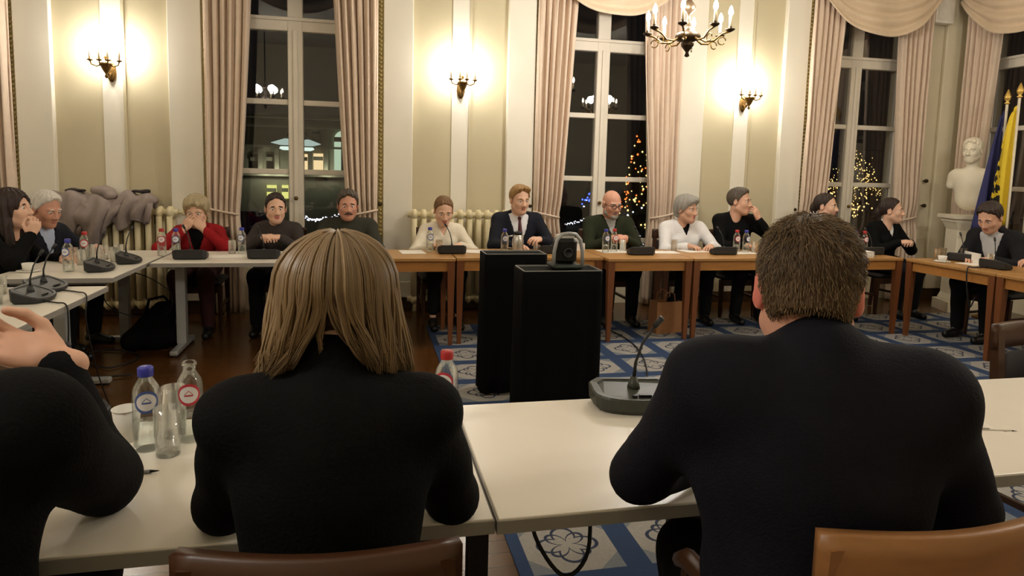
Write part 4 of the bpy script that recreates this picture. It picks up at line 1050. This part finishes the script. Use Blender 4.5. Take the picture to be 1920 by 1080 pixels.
for (x, y) in ((-2.00, 5.30), (-1.94, 5.40), (-2.06, 5.62), (-1.95, 5.58), (-1.86, 5.62), (-1.84, 5.46), (-2.1, 5.42)): tumbler('drinking glass among those on the side table by the white-haired man', x, y, h=.11, group=g0)
cu = thing('coffee_cup', 'white coffee cup on saucer at the crowded side table', 'cup', (-2.12, 4.26, TZ))
MB().lathe([(.05, 0), (.07, .008), (.068, .011), (.03, .006)], n=20).build('saucer', CREAMPL, cu, True); MB().lathe([(.024, .006), (.034, .03), (.038, .058), (.035, .058), (.022, .012)], n=20).build('bowl', CREAMPL, cu, True)
MB().tube([(.036, 0, .05), (.056, 0, .046), (.054, 0, .026), (.032, 0, .022)], .004).build('handle', CREAMPL, cu, True)
cu2 = dup(cu, (-2.2, 4.98, TZ), 1.0, 'white coffee cup on saucer before the white-haired man')
cu3 = dup(cu, (5.22, 5.14, FZ), .5, 'white coffee cup on saucer beside the man writing')
jr = thing('water_jug', 'silver vacuum jug near the man in suit and tie', 'jug', (1.33, 5.80, FZ))
STEEL = M('brushed_steel', (196, 192, 184), .3, .8)
MB().lathe([(.045, 0), (.05, .01), (.052, .13), (.042, .16), (.036, .175)], n=20).build('body', STEEL, jr, True); MB().lathe([(.037, .173), (.037, .195), (.02, .205)], n=18).build('lid', BLKMET, jr, True)
MB().tube([(-.045, 0, .165), (-.09, 0, .16), (-.095, 0, .06), (-.05, 0, .05)], .008).build('handle', STEEL, jr, True); MB().tube([(.03, 0, .165), (.055, 0, .18)], [.014, .008]).build('spout', STEEL, jr, True)
np_ = thing('name_plate', 'small white name card standing behind the projector', 'name card', (1.95, 6.05, FZ)); MB().box(-.09, .09, -.02, -.017, 0, .07).build('front_face', PAPER, np_); MB().box(-.09, .09, .017, .02, 0, .07).build('back_face', PAPER, np_); MB().box(-.09, .09, -.02, .02, .067, .07).build('fold', PAPER, np_)
ph = thing('phone', 'phone with lit blue screen on the crowded side table', 'phone', (-2.16, 3.92, TZ), .4); MB().box(-.035, .035, -.07, .07, 0, .008).build('case', BLKMET, ph); MB().box(-.031, .031, -.064, .064, .008, .0088).build('screen', EM('phone_screen', (120, 150, 230), 1.2), ph)
ld = thing('folded_laptop', 'closed black laptop at the end of the crowded side table', 'laptop', (-2.06, 4.54-.33, TZ), 0)
bpy.data.objects.remove(ld)

# ---- black draped stands in the middle
def stand(label, x0, x1, y0, y1, h, short_from=None):
    cx, cy = (x0+x1)/2, (y0+y1)/2; a, b = (x1-x0)/2, (y1-y0)/2; root = thing('draped_stand', label, 'stand', (cx, cy, GZ), 0, 'black draped stands')
    MB().box(-a, a, -b, b, h-.03, h-.006).build('board', BLACKC, root)
    MB().box(-a-.004, a+.004, -b-.004, -b, h-.012, h+.002).box(-a-.004, a+.004, b, b+.004, h-.012, h+.002).box(-a-.004, -a, -b, b, h-.012, h+.002).box(a, a+.004, -b, b, h-.012, h+.002).build('metal_edge', GREYMET, root)
    for sx in (-1, 1):
        for sy in (-1, 1): MB().box(sx*(a-.03)-.015, sx*(a-.03)+.015, sy*(b-.03)-.015, sy*(b-.03)+.015, 0, h-.03).build('leg', WOODL, root)
    per = []; N = 40
    for i in range(N): per.append((-a+2*a*i/N, -b, 0, -1))
    for i in range(N): per.append((a, -b+2*b*i/N, 1, 0))
    for i in range(N): per.append((a-2*a*i/N, b, 0, 1))
    for i in range(N): per.append((-a, b-2*b*i/N, -1, 0))
    rs = []
    for k in range(9):
        t = k/8; ring = []
        for i, (px, py, nx, ny) in enumerate(per):
            zb = .02
            if short_from is not None and px > short_from: zb = .34
            z = (h-.002)*(1-t)+zb*t; o_ = .008+.018*t*(.6+.4*math.sin(i*.55+math.sin(i*.17)*2)); ring.append((px+nx*o_, py+ny*o_, z))
        rs.append(ring)
    solid(MB().rings(rs, False, False).build('cloth', BLACKC, root, True), .004)
    return root
stand('black cloth-draped stand nearer the woman in the cream blouse, its cloth short on one side', .765, 1.165, 4.24, 4.44, .95, .06)
stand('black cloth-draped stand carrying the projector', .845, 1.285, 3.50, 3.72, .95)
pj = thing('projector', 'small black projector with grey arched carrying frame on the draped stand', 'projector', (1.105, 3.615, .95+GZ+.003))
MB().box(-.085, .085, -.09, .09, 0, .025, .01).build('base', M('dark_green_plastic', (44, 52, 46), .5), pj)
MB().box(-.06, .06, -.05, .07, .024, .17, .02).build('housing', BLKMET, pj)
ap = [(-.085, 0, .02), (-.082, 0, .10), (-.068, 0, .165), (-.04, 0, .195), (0, 0, .2), (.04, 0, .195), (.068, 0, .165), (.082, 0, .10), (.085, 0, .02)]
MB().tube([(p[0], -.065, p[2]) for p in ap], .011, 8).build('arch_frame', GREYMET, pj, True)
MB().lathe([(.028, 0), (.028, .02), (.02, .02), (.02, .006)], n=16).build('lens', BLKPL2, pj, True, loc=(0, -.05, .09)).rotation_euler = (math.pi/2, 0, 0)
MB().box(-.045, .045, -.03, .05, .17, .185).build('top_plate', CREAMPL, pj)

# ---- coat on radiator, bags
def sdf_thing(name, label, cat, f, mat, part, parent=None, wr=.006):
    f.fn(lambda d, X, Y, Z: d+wr*np.sin(26*X+11*Z)*np.sin(21*Z-13*X+8*Y)+wr*.6*np.sin(47*X-31*Z))
    r = parent or thing(name, label, cat, tuple(f.base)); V, F, T = f.mesh(); mobj(part, np_mesh(part, [(V-np.array(f.base), F, T)], [mat]), None, r); return r
GREYC = M('grey_coat', (152, 138, 132), .85, noise=(30, .1), bump=(120, .3)); LIN = M('dark_lining', (44, 38, 38), .8)
RY = YB-.16
co = thing('grey_coat', 'grey coats bundled over the top of the cream radiator', 'coat', (-2.41, RY, 1.06))
def coat_sheet(x0, x1, ztop, hem, seed, bulge):
    def fn(u, v):
        x = x0+(x1-x0)*u+.02*math.sin(9*v+seed); e = math.sin(math.pi*min(1, max(0, u)))**.45
        hz_ = hem+.07*math.sin(2.2*math.pi*u+seed)+.03*math.sin(7*u+seed); zt = ztop-.07*(1-e)+.02*math.sin(11*u+seed)
        if v < .25: t = v/.25; y, z = .13-.06*t, .9+(zt-.9)*t
        elif v < .45: t = (v-.25)/.2; y, z = .07-.19*t, zt-.02*(t-.5)**2*4+.015*math.sin(14*u+seed)
        else: t = (v-.45)/.55; y, z = -.12-bulge*math.sin(math.pi*min(1, t*1.1))*e-.034*math.sin(19*u+5*t+seed)*(.3+.7*t), zt-.02+(hz_-zt)*t*e
        return (x+2.41, y, z-1.06)
    return MB().grid(fn, 30, 30)
solid(coat_sheet(-2.90, -2.50, 1.19, .88, .4, .03).build('coat_sleeve', GREYC, co, True), .035)
solid(coat_sheet(-2.64, -2.24, 1.16, .80, 2.1, .05).build('coat_body', GREYC, co, True), .035)
solid(coat_sheet(-2.34, -1.98, 1.19, .87, 4.0, .03).build('coat_sleeve', GREYC, co, True), .035)
f = Field((-2.65, RY-.2, 1.05), (-2.2, RY+.2, 1.36), .012); f.base = (-2.41, RY, 1.06); f.ell((-2.42, RY-.03, 1.215), (.105, .09, .055), .03); f.ell((-2.34, RY-.07, 1.17), (.06, .06, .04), .03); f.ell((-2.42, RY-.06, 1.27), (.06, .04, .03), .02, sub=True)
sdf_thing('', '', '', f, GREYC, 'hood', co, wr=.007)
f = Field((-2.95, RY-.2, .75), (-1.85, RY+.2, 1.36), .012); f.base = (-2.41, RY, 1.06); f.ell((-2.66, RY-.02, 1.215), (.09, .07, .02), .02); f.ell((-2.10, RY-.02, 1.215), (.08, .07, .02), .02)
sdf_thing('', '', '', f, LIN, 'lining', co)
f = Field((-2.05, 5.4, -.01), (-1.35, 6.1, .5), .012); f.base = (-1.68, 5.76, 0); f.cone((-1.82, 5.70, .08), (-1.60, 5.80, .28), .085, .10, .06); f.ell((-1.66, 5.76, .10), (.2, .13, .11), .05); f.half((0, 0, -1), -.003)
bg = sdf_thing('black_bag', 'slumped black bag on the floor under the table of the woman in red', 'bag', f, BLACKC, 'bag_body')
MB().tube([(-.05, 0, .28), (-.02, 0, .40), (.08, .03, .42), (.12, .04, .36)], .012).build('strap', BLACKC, bg, True)
KRAFT = M('kraft_paper', (150, 104, 66), .8, noise=(20, .1), bump=(40, .2))
pb = thing('paper_bag', 'brown kraft paper bag under the table by the woman in white', 'bag', (2.79, 5.80, GZ), .15)
MB().rings([[(-.14, -.075, 0), (.14, -.075, 0), (.14, .075, 0), (-.14, .075, 0)], [(-.135, -.07, .3), (.135, -.07, .3), (.135, .07, .3), (-.135, .07, .3)], [(-.13, -.065, .3), (.13, -.065, .3), (.13, .065, .3), (-.13, .065, .3)], [(-.132, -.068, .012), (.132, -.068, .012), (.132, .068, .012), (-.132, .068, .012)]]).build('bag_body', KRAFT, pb)
for s_ in (-1, 1): MB().tube([(-.06, s_*.066, .29), (-.05, s_*.066, .37), (0, s_*.066, .4), (.05, s_*.066, .37), (.06, s_*.066, .29)], .005).build('handle', KRAFT, pb, True)
MB().sphere((.07, .0, .28), .06, 10, 6, (1, .6, 1)).build('contents', BLACKC, pb, True)

# ---- cables
def cable(label, pts, r=.004, group='black microphone cables'):
    P = [Vector(p) for p in pts]; out = []
    for i in range(len(P)-1):
        p0, p1, p2, p3 = P[max(i-1, 0)], P[i], P[i+1], P[min(i+2, len(P)-1)]
        for k in range(6):
            t = k/6; out.append(.5*((2*p1)+(p2-p0)*t+(2*p0-5*p1+4*p2-p3)*t*t+(3*p1-p0-3*p2+p3)*t**3))
    out.append(P[-1]); b = out[0]; tag(MB().tube([p-b for p in out], r, 6).build('cable', CABLE, None, True, loc=b), label, 'cable', group)
cable('black cable hanging in a loop under the near white table', [(.38, 1.52, .71), (.41, 1.48, .60), (.47, 1.45, .53), (.53, 1.46, .58), (.55, 1.52, .71)], .005)
cable('black cable running over the edge of the crowded side table', [(-1.66, 3.9, .756), (-1.58, 3.85, .756), (-1.515, 3.8, .752), (-1.50, 3.78, .66), (-1.49, 3.74, .4), (-1.47, 3.8, .06), (-1.3, 3.9, .01)])
cable('black cable from the corner microphone of the crowded side table', [(-1.70, 4.22, .756), (-1.60, 4.16, .756), (-1.512, 4.05, .752), (-1.50, 4.0, .62), (-1.49, 4.1, .3), (-1.5, 4.3, .02)])
cable('black cable curling on the crowded side table by the leaning person', [(-2.05, 3.32, .757), (-1.85, 3.36, .757), (-1.65, 3.34, .757), (-1.53, 3.25, .757), (-1.508, 3.22, .70), (-1.5, 3.2, .4)])
cable('black cable looping below the side table of the white-haired man', [(-1.70, 5.3, .70), (-1.62, 5.5, .62), (-1.50, 5.6, .48), (-1.55, 5.7, .3), (-1.8, 5.7, .28), (-1.95, 5.6, .4), (-1.9, 5.4, .6), (-1.8, 5.3, .7)])
cable('tangle of black cable on the wooden floor beside the grey table foot', [(-2.2, 5.0, .01), (-2.0, 5.3, .012), (-1.8, 5.2, .012), (-1.7, 5.5, .012), (-2.0, 5.7, .012), (-2.2, 5.4, .018), (-1.9, 5.0, .018), (-1.6, 5.0, .012)], .006)
cable('black cable lying across the carpet towards the bald man', [(2.25, 6.0, .014), (2.3, 5.5, .014), (2.22, 5.0, .014), (2.0, 4.4, .014), (1.7, 3.9, .014)], .006)
cable('black cable hanging from the corner table edge', [(5.30, 4.75, .765), (5.15, 4.74, .765), (5.06, 4.72, .76), (5.05, 4.7, .6), (5.12, 4.72, .42), (5.2, 4.75, .5)], .006)

# ---- bust, pedestal, flags, wall things
px_, py_ = 6.80, 6.40
pd = thing('pedestal', 'cream pedestal with moulded top carrying the white bust', 'pedestal', (px_, py_, 0), math.radians(-20))
MB().box(-.24, .24, -.2, .2, 1.08, 1.12).box(-.21, .21, -.17, .17, 1.04, 1.08).build('cap', MARBLE, pd); bevel(MB().rings([[(sx*k, sy*k*.85, z) for sx, sy in ((-1, -1), (1, -1), (1, 1), (-1, 1))] for z, k in ((.12, .19), (.2, .165), (.95, .165), (1.04, .2))]).build('shaft', MARBLE, pd), .01)
MB().box(-.22, .22, -.19, .19, 0, .12).build('plinth', MARBLE, pd)
MB().sphere((0, -.15, .93), .05, 10, 6, (1, .5, 1)).lathe([(.004, .72), (.02, .78), (.035, .86), (.05, .92), (.02, .97)], (0, -.15, 0), 10, True, 1, .5).build('bronze_ornament', IRON, pd, True)
f = Field((-.32, -.25, 1.1), (.32, .25, 2.05), .012); f.base = (0, 0, 0)
f.ell((0, 0, 1.49), (.19, .115, .17), .05); f.cone((-.155, 0, 1.58), (.155, 0, 1.58), .075, .075, .05); f.ell((0, 0, 1.33), (.16, .10, .16), .05); f.cone((0, 0, 1.6), (0, .02, 1.76), .06, .058, .04); f.cone((-.19, 0, 1.56), (-.21, 0, 1.46), .06, .05, .03); f.cone((.19, 0, 1.56), (.21, 0, 1.46), .06, .05, .03)
f.half((0, 0, -1), -1.125)
V, F_, T_ = f.mesh(); hp = xf(head_part(False), rot(0, -4, 0), (0, .05, 1.85), 1.12); hr = xf(hair_part('short', .006), rot(0, -4, 0), (0, .05, 1.85), 1.12)
bu = thing('bust', 'white plaster bust of a man on the cream pedestal', 'bust', (px_, py_, 0), math.radians(112)); mobj('bust_figure', np_mesh('bust', [(V, F_, T_), hp], [MARBLE]*6), None, bu); mobj('carved_hair', np_mesh('carved_hair', [hr], [MARBLE]), None, bu)
bu.location.z = 0
def flag(label, x, y, mat, seed, ztop=2.34, side=1, tilt=0):
    r = thing('flag', label, 'flag', (x, y, 0), 0)
    MB().lathe([(.13, 0), (.13, .02), (.05, .05), (.03, .08), (.022, .12)], n=18).build('stand', BRASS, r, True)
    MB().tube([(0, 0, .05), (0, 0, ztop)], .014, 10).build('pole', WHITEP, r, True)
    MB().lathe([(.012, 0), (.03, .015), (.012, .03), (.026, .05), (.034, .08), (.024, .11), (.004, .16)], (0, 0, ztop), 12).build('finial', GOLD, r, True)
    def fn(u, v):
        t = 1-v; z = ztop-.06-1.30*t-.10*u*(1-t); wdt = .06+.26*t**.7
        xx = side*u*wdt; yy = .03*math.sin(u*11+seed+2*t)*(.4+t)+.02; return (xx*.8, yy-.35*xx*0, z)
    solid(MB().grid(fn, 36, 24).build('cloth', mat, r, True), .006)
    return r
WHITEP = M('white_pole', (226, 216, 196), .4); GOLD = M('gold_finial', (206, 170, 90), .35, .6)
def flag_mat():
    mt = bpy.data.materials.new('yellow_flag'); mt.use_nodes = True; nt = mt.node_tree; b = nt.nodes['Principled BSDF']; nb = NB(nt); tc = nt.nodes.new('ShaderNodeTexCoord')
    sp = nt.nodes.new('ShaderNodeSeparateXYZ'); nt.links.new(tc.outputs['Object'], sp.inputs[0]); n = nt.nodes.new('ShaderNodeTexNoise'); n.inputs['Scale'].default_value = 11; nt.links.new(tc.outputs['Object'], n.inputs['Vector'])
    k = nb.m('MULTIPLY', nb.m('GREATER_THAN', n.outputs['Fac'], .47), nb.m('MULTIPLY', nb.m('LESS_THAN', sp.outputs[0], -.13), nb.m('LESS_THAN', sp.outputs[2], 1.95)))
    nt.links.new(nb.mix(k, lin((226, 196, 44)), lin((18, 16, 14))), b.inputs['Base Color']); b.inputs['Roughness'].default_value = .7; return mt
flag('dark blue flag on white pole with gilt finial beside the bust', 6.74, 6.00, M('blue_flag', (40, 42, 92), .7), 1, side=-1)
flag('yellow flag with black charge on white pole with gilt finial', 6.78, 5.90, flag_mat(), 4, side=-1, ztop=2.40)
sp_ = thing('wall_speaker', 'white box speaker mounted high on the wall beside the corner', 'speaker', (6.82, YB, 3.40)); bevel(MB().box(-.13, .13, -.16, -.05, 0, .5).build('cabinet', CREAMPL, sp_), .01); MB().box(-.11, .11, -.165, -.16, .03, .47).build('grille', M('grille_cloth', (206, 200, 188), .8), sp_); MB().box(-.03, .03, -.05, 0, .15, .35).build('bracket', GREYMET, sp_)
for z, lab in ((1.50, 'upper'), (1.19, 'lower')):
    hk = thing('wall_hook', '%s dark round hook on the wall beside the pedestal' % lab, 'hook', (6.86, YB, z)); MB().tube([(0, 0, 0), (0, -.04, 0)], .008).build('shank', IRON, hk, True); MB().sphere((0, -.05, 0), .026, 10, 6).build('knob', IRON, hk, True)

# ================================================================ OUTSIDE THE WINDOWS (night square)
def PX(x, y, Y):
    d = Fv+Rr*((x-960)/FPX)-Ur*((y-(320+FPX*math.tan(PITCH)))/FPX); return Vector((0, 0, CAMH))+d*(Y/d.y)
GZO = -4.2
struct('ground', MB().box(-70, 90, 7.6, 120, GZO-.2, GZO), M('asphalt', (40, 38, 36), .8))
BY = 45.0
STONE = M('night_stone', (150, 146, 128), .8, noise=(2, .15)); LITW = EM('lit_window', (255, 226, 170), 1.1); LITG = EM('lit_arch_window', (196, 222, 190), .9); LITY = EM('lit_low_window', (226, 226, 130), 1.2); DARKG = M('dark_pane', (14, 14, 14), .2)
bd = thing('stone_building', 'lit neoclassical stone building across the square', 'building', (0, BY, GZO))
def pxz(y, x=560): return PX(x, y, BY).z-GZO
def bxp(name, x0, y0, x1, y1, d0, d1, mat, par=bd):
    a, b = PX(x0, (y0+y1)/2, BY), PX(x1, (y0+y1)/2, BY); return MB().box(a.x, b.x, d0, d1, pxz(y1, (x0+x1)/2), pxz(y0, (x0+x1)/2)).build(name, mat, par)
A0, A1 = PX(400, 300, BY).x, PX(720, 300, BY).x
MB().box(A0, A1, 0, 8, 0, pxz(225)).build('wall', STONE, bd)
bxp('cornice', 400, 218, 720, 224, -1.0, .2, STONE); bxp('frieze_moulding', 400, 236, 720, 240, -.5, 0, STONE); bxp('string_course', 400, 274, 720, 278, -.5, 0, STONE); bxp('plinth_course', 400, 326, 720, 331, -.5, 0, STONE)
for x in (490, 521, 554, 583, 612): bxp('pilaster', x-4, 278, x+4, 326, -.5, 0, STONE)
for x0, x1, y0, y1, mt in ((567+1, 577, 289, 325, LITW), (588, 606, 288, 325, LITW), (500, 512, 289, 325, DARKG), (501, 519, 347, 372, LITY), (529, 541, 347, 372, LITY), (585, 600, 246, 270, DARKG), (470, 484, 289, 325, DARKG)):
    w_ = bxp('window', x0, y0, x1, y1, -.12, .1, mt)
    a, b = PX(x0, y0, BY), PX(x1, y1, BY); MB().box(a.x, b.x, -.2, -.12, pxz(y0+9, x0)-.12, pxz(y0+9, x0)+.12).build('glazing_bar', STONE, w_)
a, b = PX(627, 325, BY), PX(660, 325, BY); cx_, hw_ = (a.x+b.x)/2, (b.x-a.x)/2; zb_, zs_ = pxz(325, 640), pxz(262, 640)
poly = [(cx_-hw_, zb_), (cx_+hw_, zb_)]+[(cx_+hw_*math.cos(t), zs_+hw_*math.sin(t)) for t in [i*math.pi/12 for i in range(13)]]
aw = MB().rings([[(x, -.2, z) for x, z in poly], [(x, .1, z) for x, z in poly]]).build('arched_window', LITG, bd)
MB().box(cx_-.12, cx_+.12, -.35, -.2, zb_, zs_+hw_).box(cx_-hw_, cx_+hw_, -.35, -.2, zs_-.15, zs_+.15).build('glazing_bar', DARKG, aw)
for x, y in ((496, 324), (525, 324), (612, 324)):
    p = PX(x, y, BY-1.0); lamp('facade_light', p, 26, .1, (.95, 1.0, .75))
lamp('square_light', PX(560, 270, 30), 70, .3, (.95, 1.0, .75))
p0, p1 = PX(536, 268, 24), PX(577, 270, 24); mid = (p0+p1)/2
r = thing('street_lantern', 'street lantern with two glowing disc shades before the stone building', 'street lamp', (mid.x, mid.y, GZO)); MB().tube([(0, .3, 0), (0, .3, mid.z-GZO+.6)], .05).build('post', BLKMET, r)
for p, w_ in ((p0, 1.0), (p1, .9)):
    c = (p.x-mid.x, 0, p.z-GZO)
    sh_ = MB().lathe([(.2, -.07), (.5*w_, 0), (.2, .10), (.05, .15)], c, 18).build('upper_shade', EM('lantern_glow2', (190, 214, 204), .8), r, True); MB().lathe([(.10, -.24), (.22, -.19), (.18, -.12)], c, 16).build('lower_shade', EM('lantern_glow', (214, 236, 224), 1.3), sh_, True); MB().tube([(c[0], 0, c[2]+.2), (c[0]*.5, .15, c[2]+.5), (0, .3, c[2]+.55)], .03).build('arm', BLKMET, r)
WLIGHT = EM('fairy_warm', (255, 214, 130), 2.6); OLIGHT = EM('fairy_orange', (255, 120, 50), 3.0); BLIGHT = EM('fairy_blue', (60, 90, 255), 5); CLIGHT = EM('fairy_white', (235, 240, 255), 2.5); FIR = M('fir_needles', (20, 32, 22), .9)
def octa(mb, p, r): mb.add([(p[0]+r, p[1], p[2]), (p[0]-r, p[1], p[2]), (p[0], p[1]+r, p[2]), (p[0], p[1]-r, p[2]), (p[0], p[1], p[2]+r), (p[0], p[1], p[2]-r)], [(0, 2, 4), (2, 1, 4), (1, 3, 4), (3, 0, 4), (2, 0, 5), (1, 2, 5), (3, 1, 5), (0, 3, 5)])
def xmas(label, px, ytop, ybase, hwpx, Y, n, groups, r):
    top = PX(px, ytop, Y); h = top.z-GZO; zvis = PX(px, ybase, Y).z; sc_ = FPX/(Y*.977+top.x*.21); R = hwpx/sc_*h/(top.z-zvis)
    root = thing('christmas_tree', label, 'tree', (top.x, Y, GZO)); rs = []; prof = []
    for k in range(11): prof += [(R*(1-k/11)+.02, h*.08+h*.92*k/11), (R*(1-(k+1)/11)*1.02+.02, h*.08+h*.92*(k+.85)/11)]
    MB().lathe(prof, n=22).build('foliage', FIR, root); MB().lathe([(.2, 0), (.2, h*.1)], n=10).build('trunk', DKWOOD, root)
    rd = random.Random(px)
    for name, mt, frac, t0, t1 in groups:
        mb = MB()
        for _ in range(int(n*frac)):
            t = t0+(t1-t0)*(1-math.sqrt(1-rd.random()*.98)); a = rd.uniform(math.pi, 2*math.pi); rr = R*(1-t)*1.03+.05; octa(mb, (rr*math.cos(a), rr*math.sin(a), h*(.06+.94*t)), r*rd.uniform(.7, 1.2))
        o = mb.build(name, mt, root); o['kind'] = 'stuff'
    return root
xmas('tall Christmas tree with warm and orange lights outside the middle window', 1206, 212, 440, 46, 30, 330, (('warm_lights', WLIGHT, .62, 0, .95), ('orange_lights', OLIGHT, .16, .45, .95), ('white_lights', CLIGHT, .2, 0, .6)), .05)
xmas('small blue-lit Christmas tree outside the middle window', 1106, 338, 392, 16, 38, 240, (('blue_lights', BLIGHT, .8, 0, 1), ('white_lights', CLIGHT, .25, 0, 1)), .06)
def lit_tree(label, px, py, Y, rpx, n):
    c = PX(px, py, Y); R = rpx*(Y*1.15)/FPX; root = thing('lit_tree', label, 'tree', (c.x, Y, GZO), group='bare trees strung with lights'); h = c.z-GZO; tr = MB(); tr.tube([(0, 0, 0), (.1, 0, h*.5), (0, 0, h)], [.22, .15, .06], 8); rd = random.Random(px); ends = []
    tr.build('trunk', DKWOOD, root); br = MB(); lm = MB()
    for k in range(16):
        a = rd.uniform(0, 6.28); z0 = h-R*.8; e = Vector((R*math.cos(a)*rd.uniform(.4, 1), R*math.sin(a)*.6, h+R*rd.uniform(-.5, .9))); s = Vector((0, 0, z0)); br.tube([s, s.lerp(e, .5)+Vector((0, 0, .2)), e], [.06, .04, .015], 5)
        for j in range(n//16): p = s.lerp(e, rd.uniform(.15, 1)); octa(lm, (p.x+rd.uniform(-.25, .25), p.y-.1, p.z+rd.uniform(-.2, .25)), rd.uniform(.025, .055))
    o = br.build('branches', DKWOOD, root); o = lm.build('fairy_lights', WLIGHT, root); o['kind'] = 'stuff'
lit_tree('bare tree strung with warm lights outside the far window, beside its mullion', 1572, 335, 32, 48, 130); lit_tree('bare tree strung with warm lights behind the wire outside the far window', 1635, 330, 34, 52, 150); lit_tree('low bare tree with warm lights outside the far window', 1606, 372, 28, 40, 90)
def garland(label, pts, Y, n=22, r=.012):
    P = [PX(x, y, Y) for x, y in pts]; b = P[0]; root = thing('light_garland', label, 'garland', b); MB().tube([P[0]-b, Vector((0, 0, GZO-b.z))], .02, 6).build('post', CABLE, root); MB().tube([P[-1]-b, Vector((P[-1].x-b.x, P[-1].y-b.y, GZO-b.z))], .02, 6).build('post', CABLE, root); MB().tube([p-b for p in P], .004, 5).build('wire', CABLE, root)
    mb = MB(); rd = random.Random(n)
    for k in range(n*2):
        t = k/(n*2-1)*(len(P)-1); i = min(int(t), len(P)-2); p = P[i].lerp(P[i+1], t-i)-b; octa(mb, (p.x, p.y+rd.uniform(-.02, .02), p.z+rd.uniform(-.02, .02)), r)
    o = mb.build('bulbs', CLIGHT, root); o['kind'] = 'stuff'
garland('white light garland outside the window behind the man with moustache', ((566, 404), (585, 414), (605, 411), (640, 402)), 9.0); garland('white light garland on the stall roof outside the middle window', ((1060, 421), (1075, 418), (1095, 412)), 11.5, 12)
q0, q1 = PX(1470, 287, 20), PX(1720, 281, 20); ow = thing('overhead_wire', 'thin overhead wire crossing outside the far window', 'wire', (q0.x, q0.y, GZO))
MB().tube([(0, 0, q0.z-GZO), (q1.x-q0.x, q1.y-q0.y, q1.z-GZO)], .014, 5).build('wire', GREYMET, ow)
for q in (q0, q1): MB().tube([(q.x-q0.x, q.y-q0.y, 0), (q.x-q0.x, q.y-q0.y, q.z-GZO)], .05, 8).build('post', BLKMET, ow)
def stall(label, px, py, Y, w, mat, lit=None):
    c = PX(px, py, Y); r = thing('market_stall', label, 'stall', (c.x, Y, GZO), group='market stalls on the square'); h = c.z-GZO
    MB().add([(-w, -1, h-.7), (w, -1, h-.7), (w, 1, h-.7), (-w, 1, h-.7), (-w*.5, 0, h), (w*.5, 0, h)], [(0, 1, 5, 4), (2, 3, 4, 5), (1, 2, 5), (3, 0, 4), (3, 2, 1, 0)]).build('roof', mat, r); MB().box(-w*.9, w*.9, -.8, .8, 0, h-.7).build('booth', M('stall_wood', (40, 30, 24), .8), r)
    if lit: MB().box(-w*.8, w*.8, -.86, -.8, h-1.05, h-.9).build('light_strip', lit, r)
stall('dark blue roofed market stall with white light strip outside', 455, 396, 14, .8, M('blue_canvas', (52, 46, 110), .7), CLIGHT); stall('dark roofed market stall outside the middle window', 1072, 388, 12, .75, M('dark_canvas', (52, 50, 46), .8))
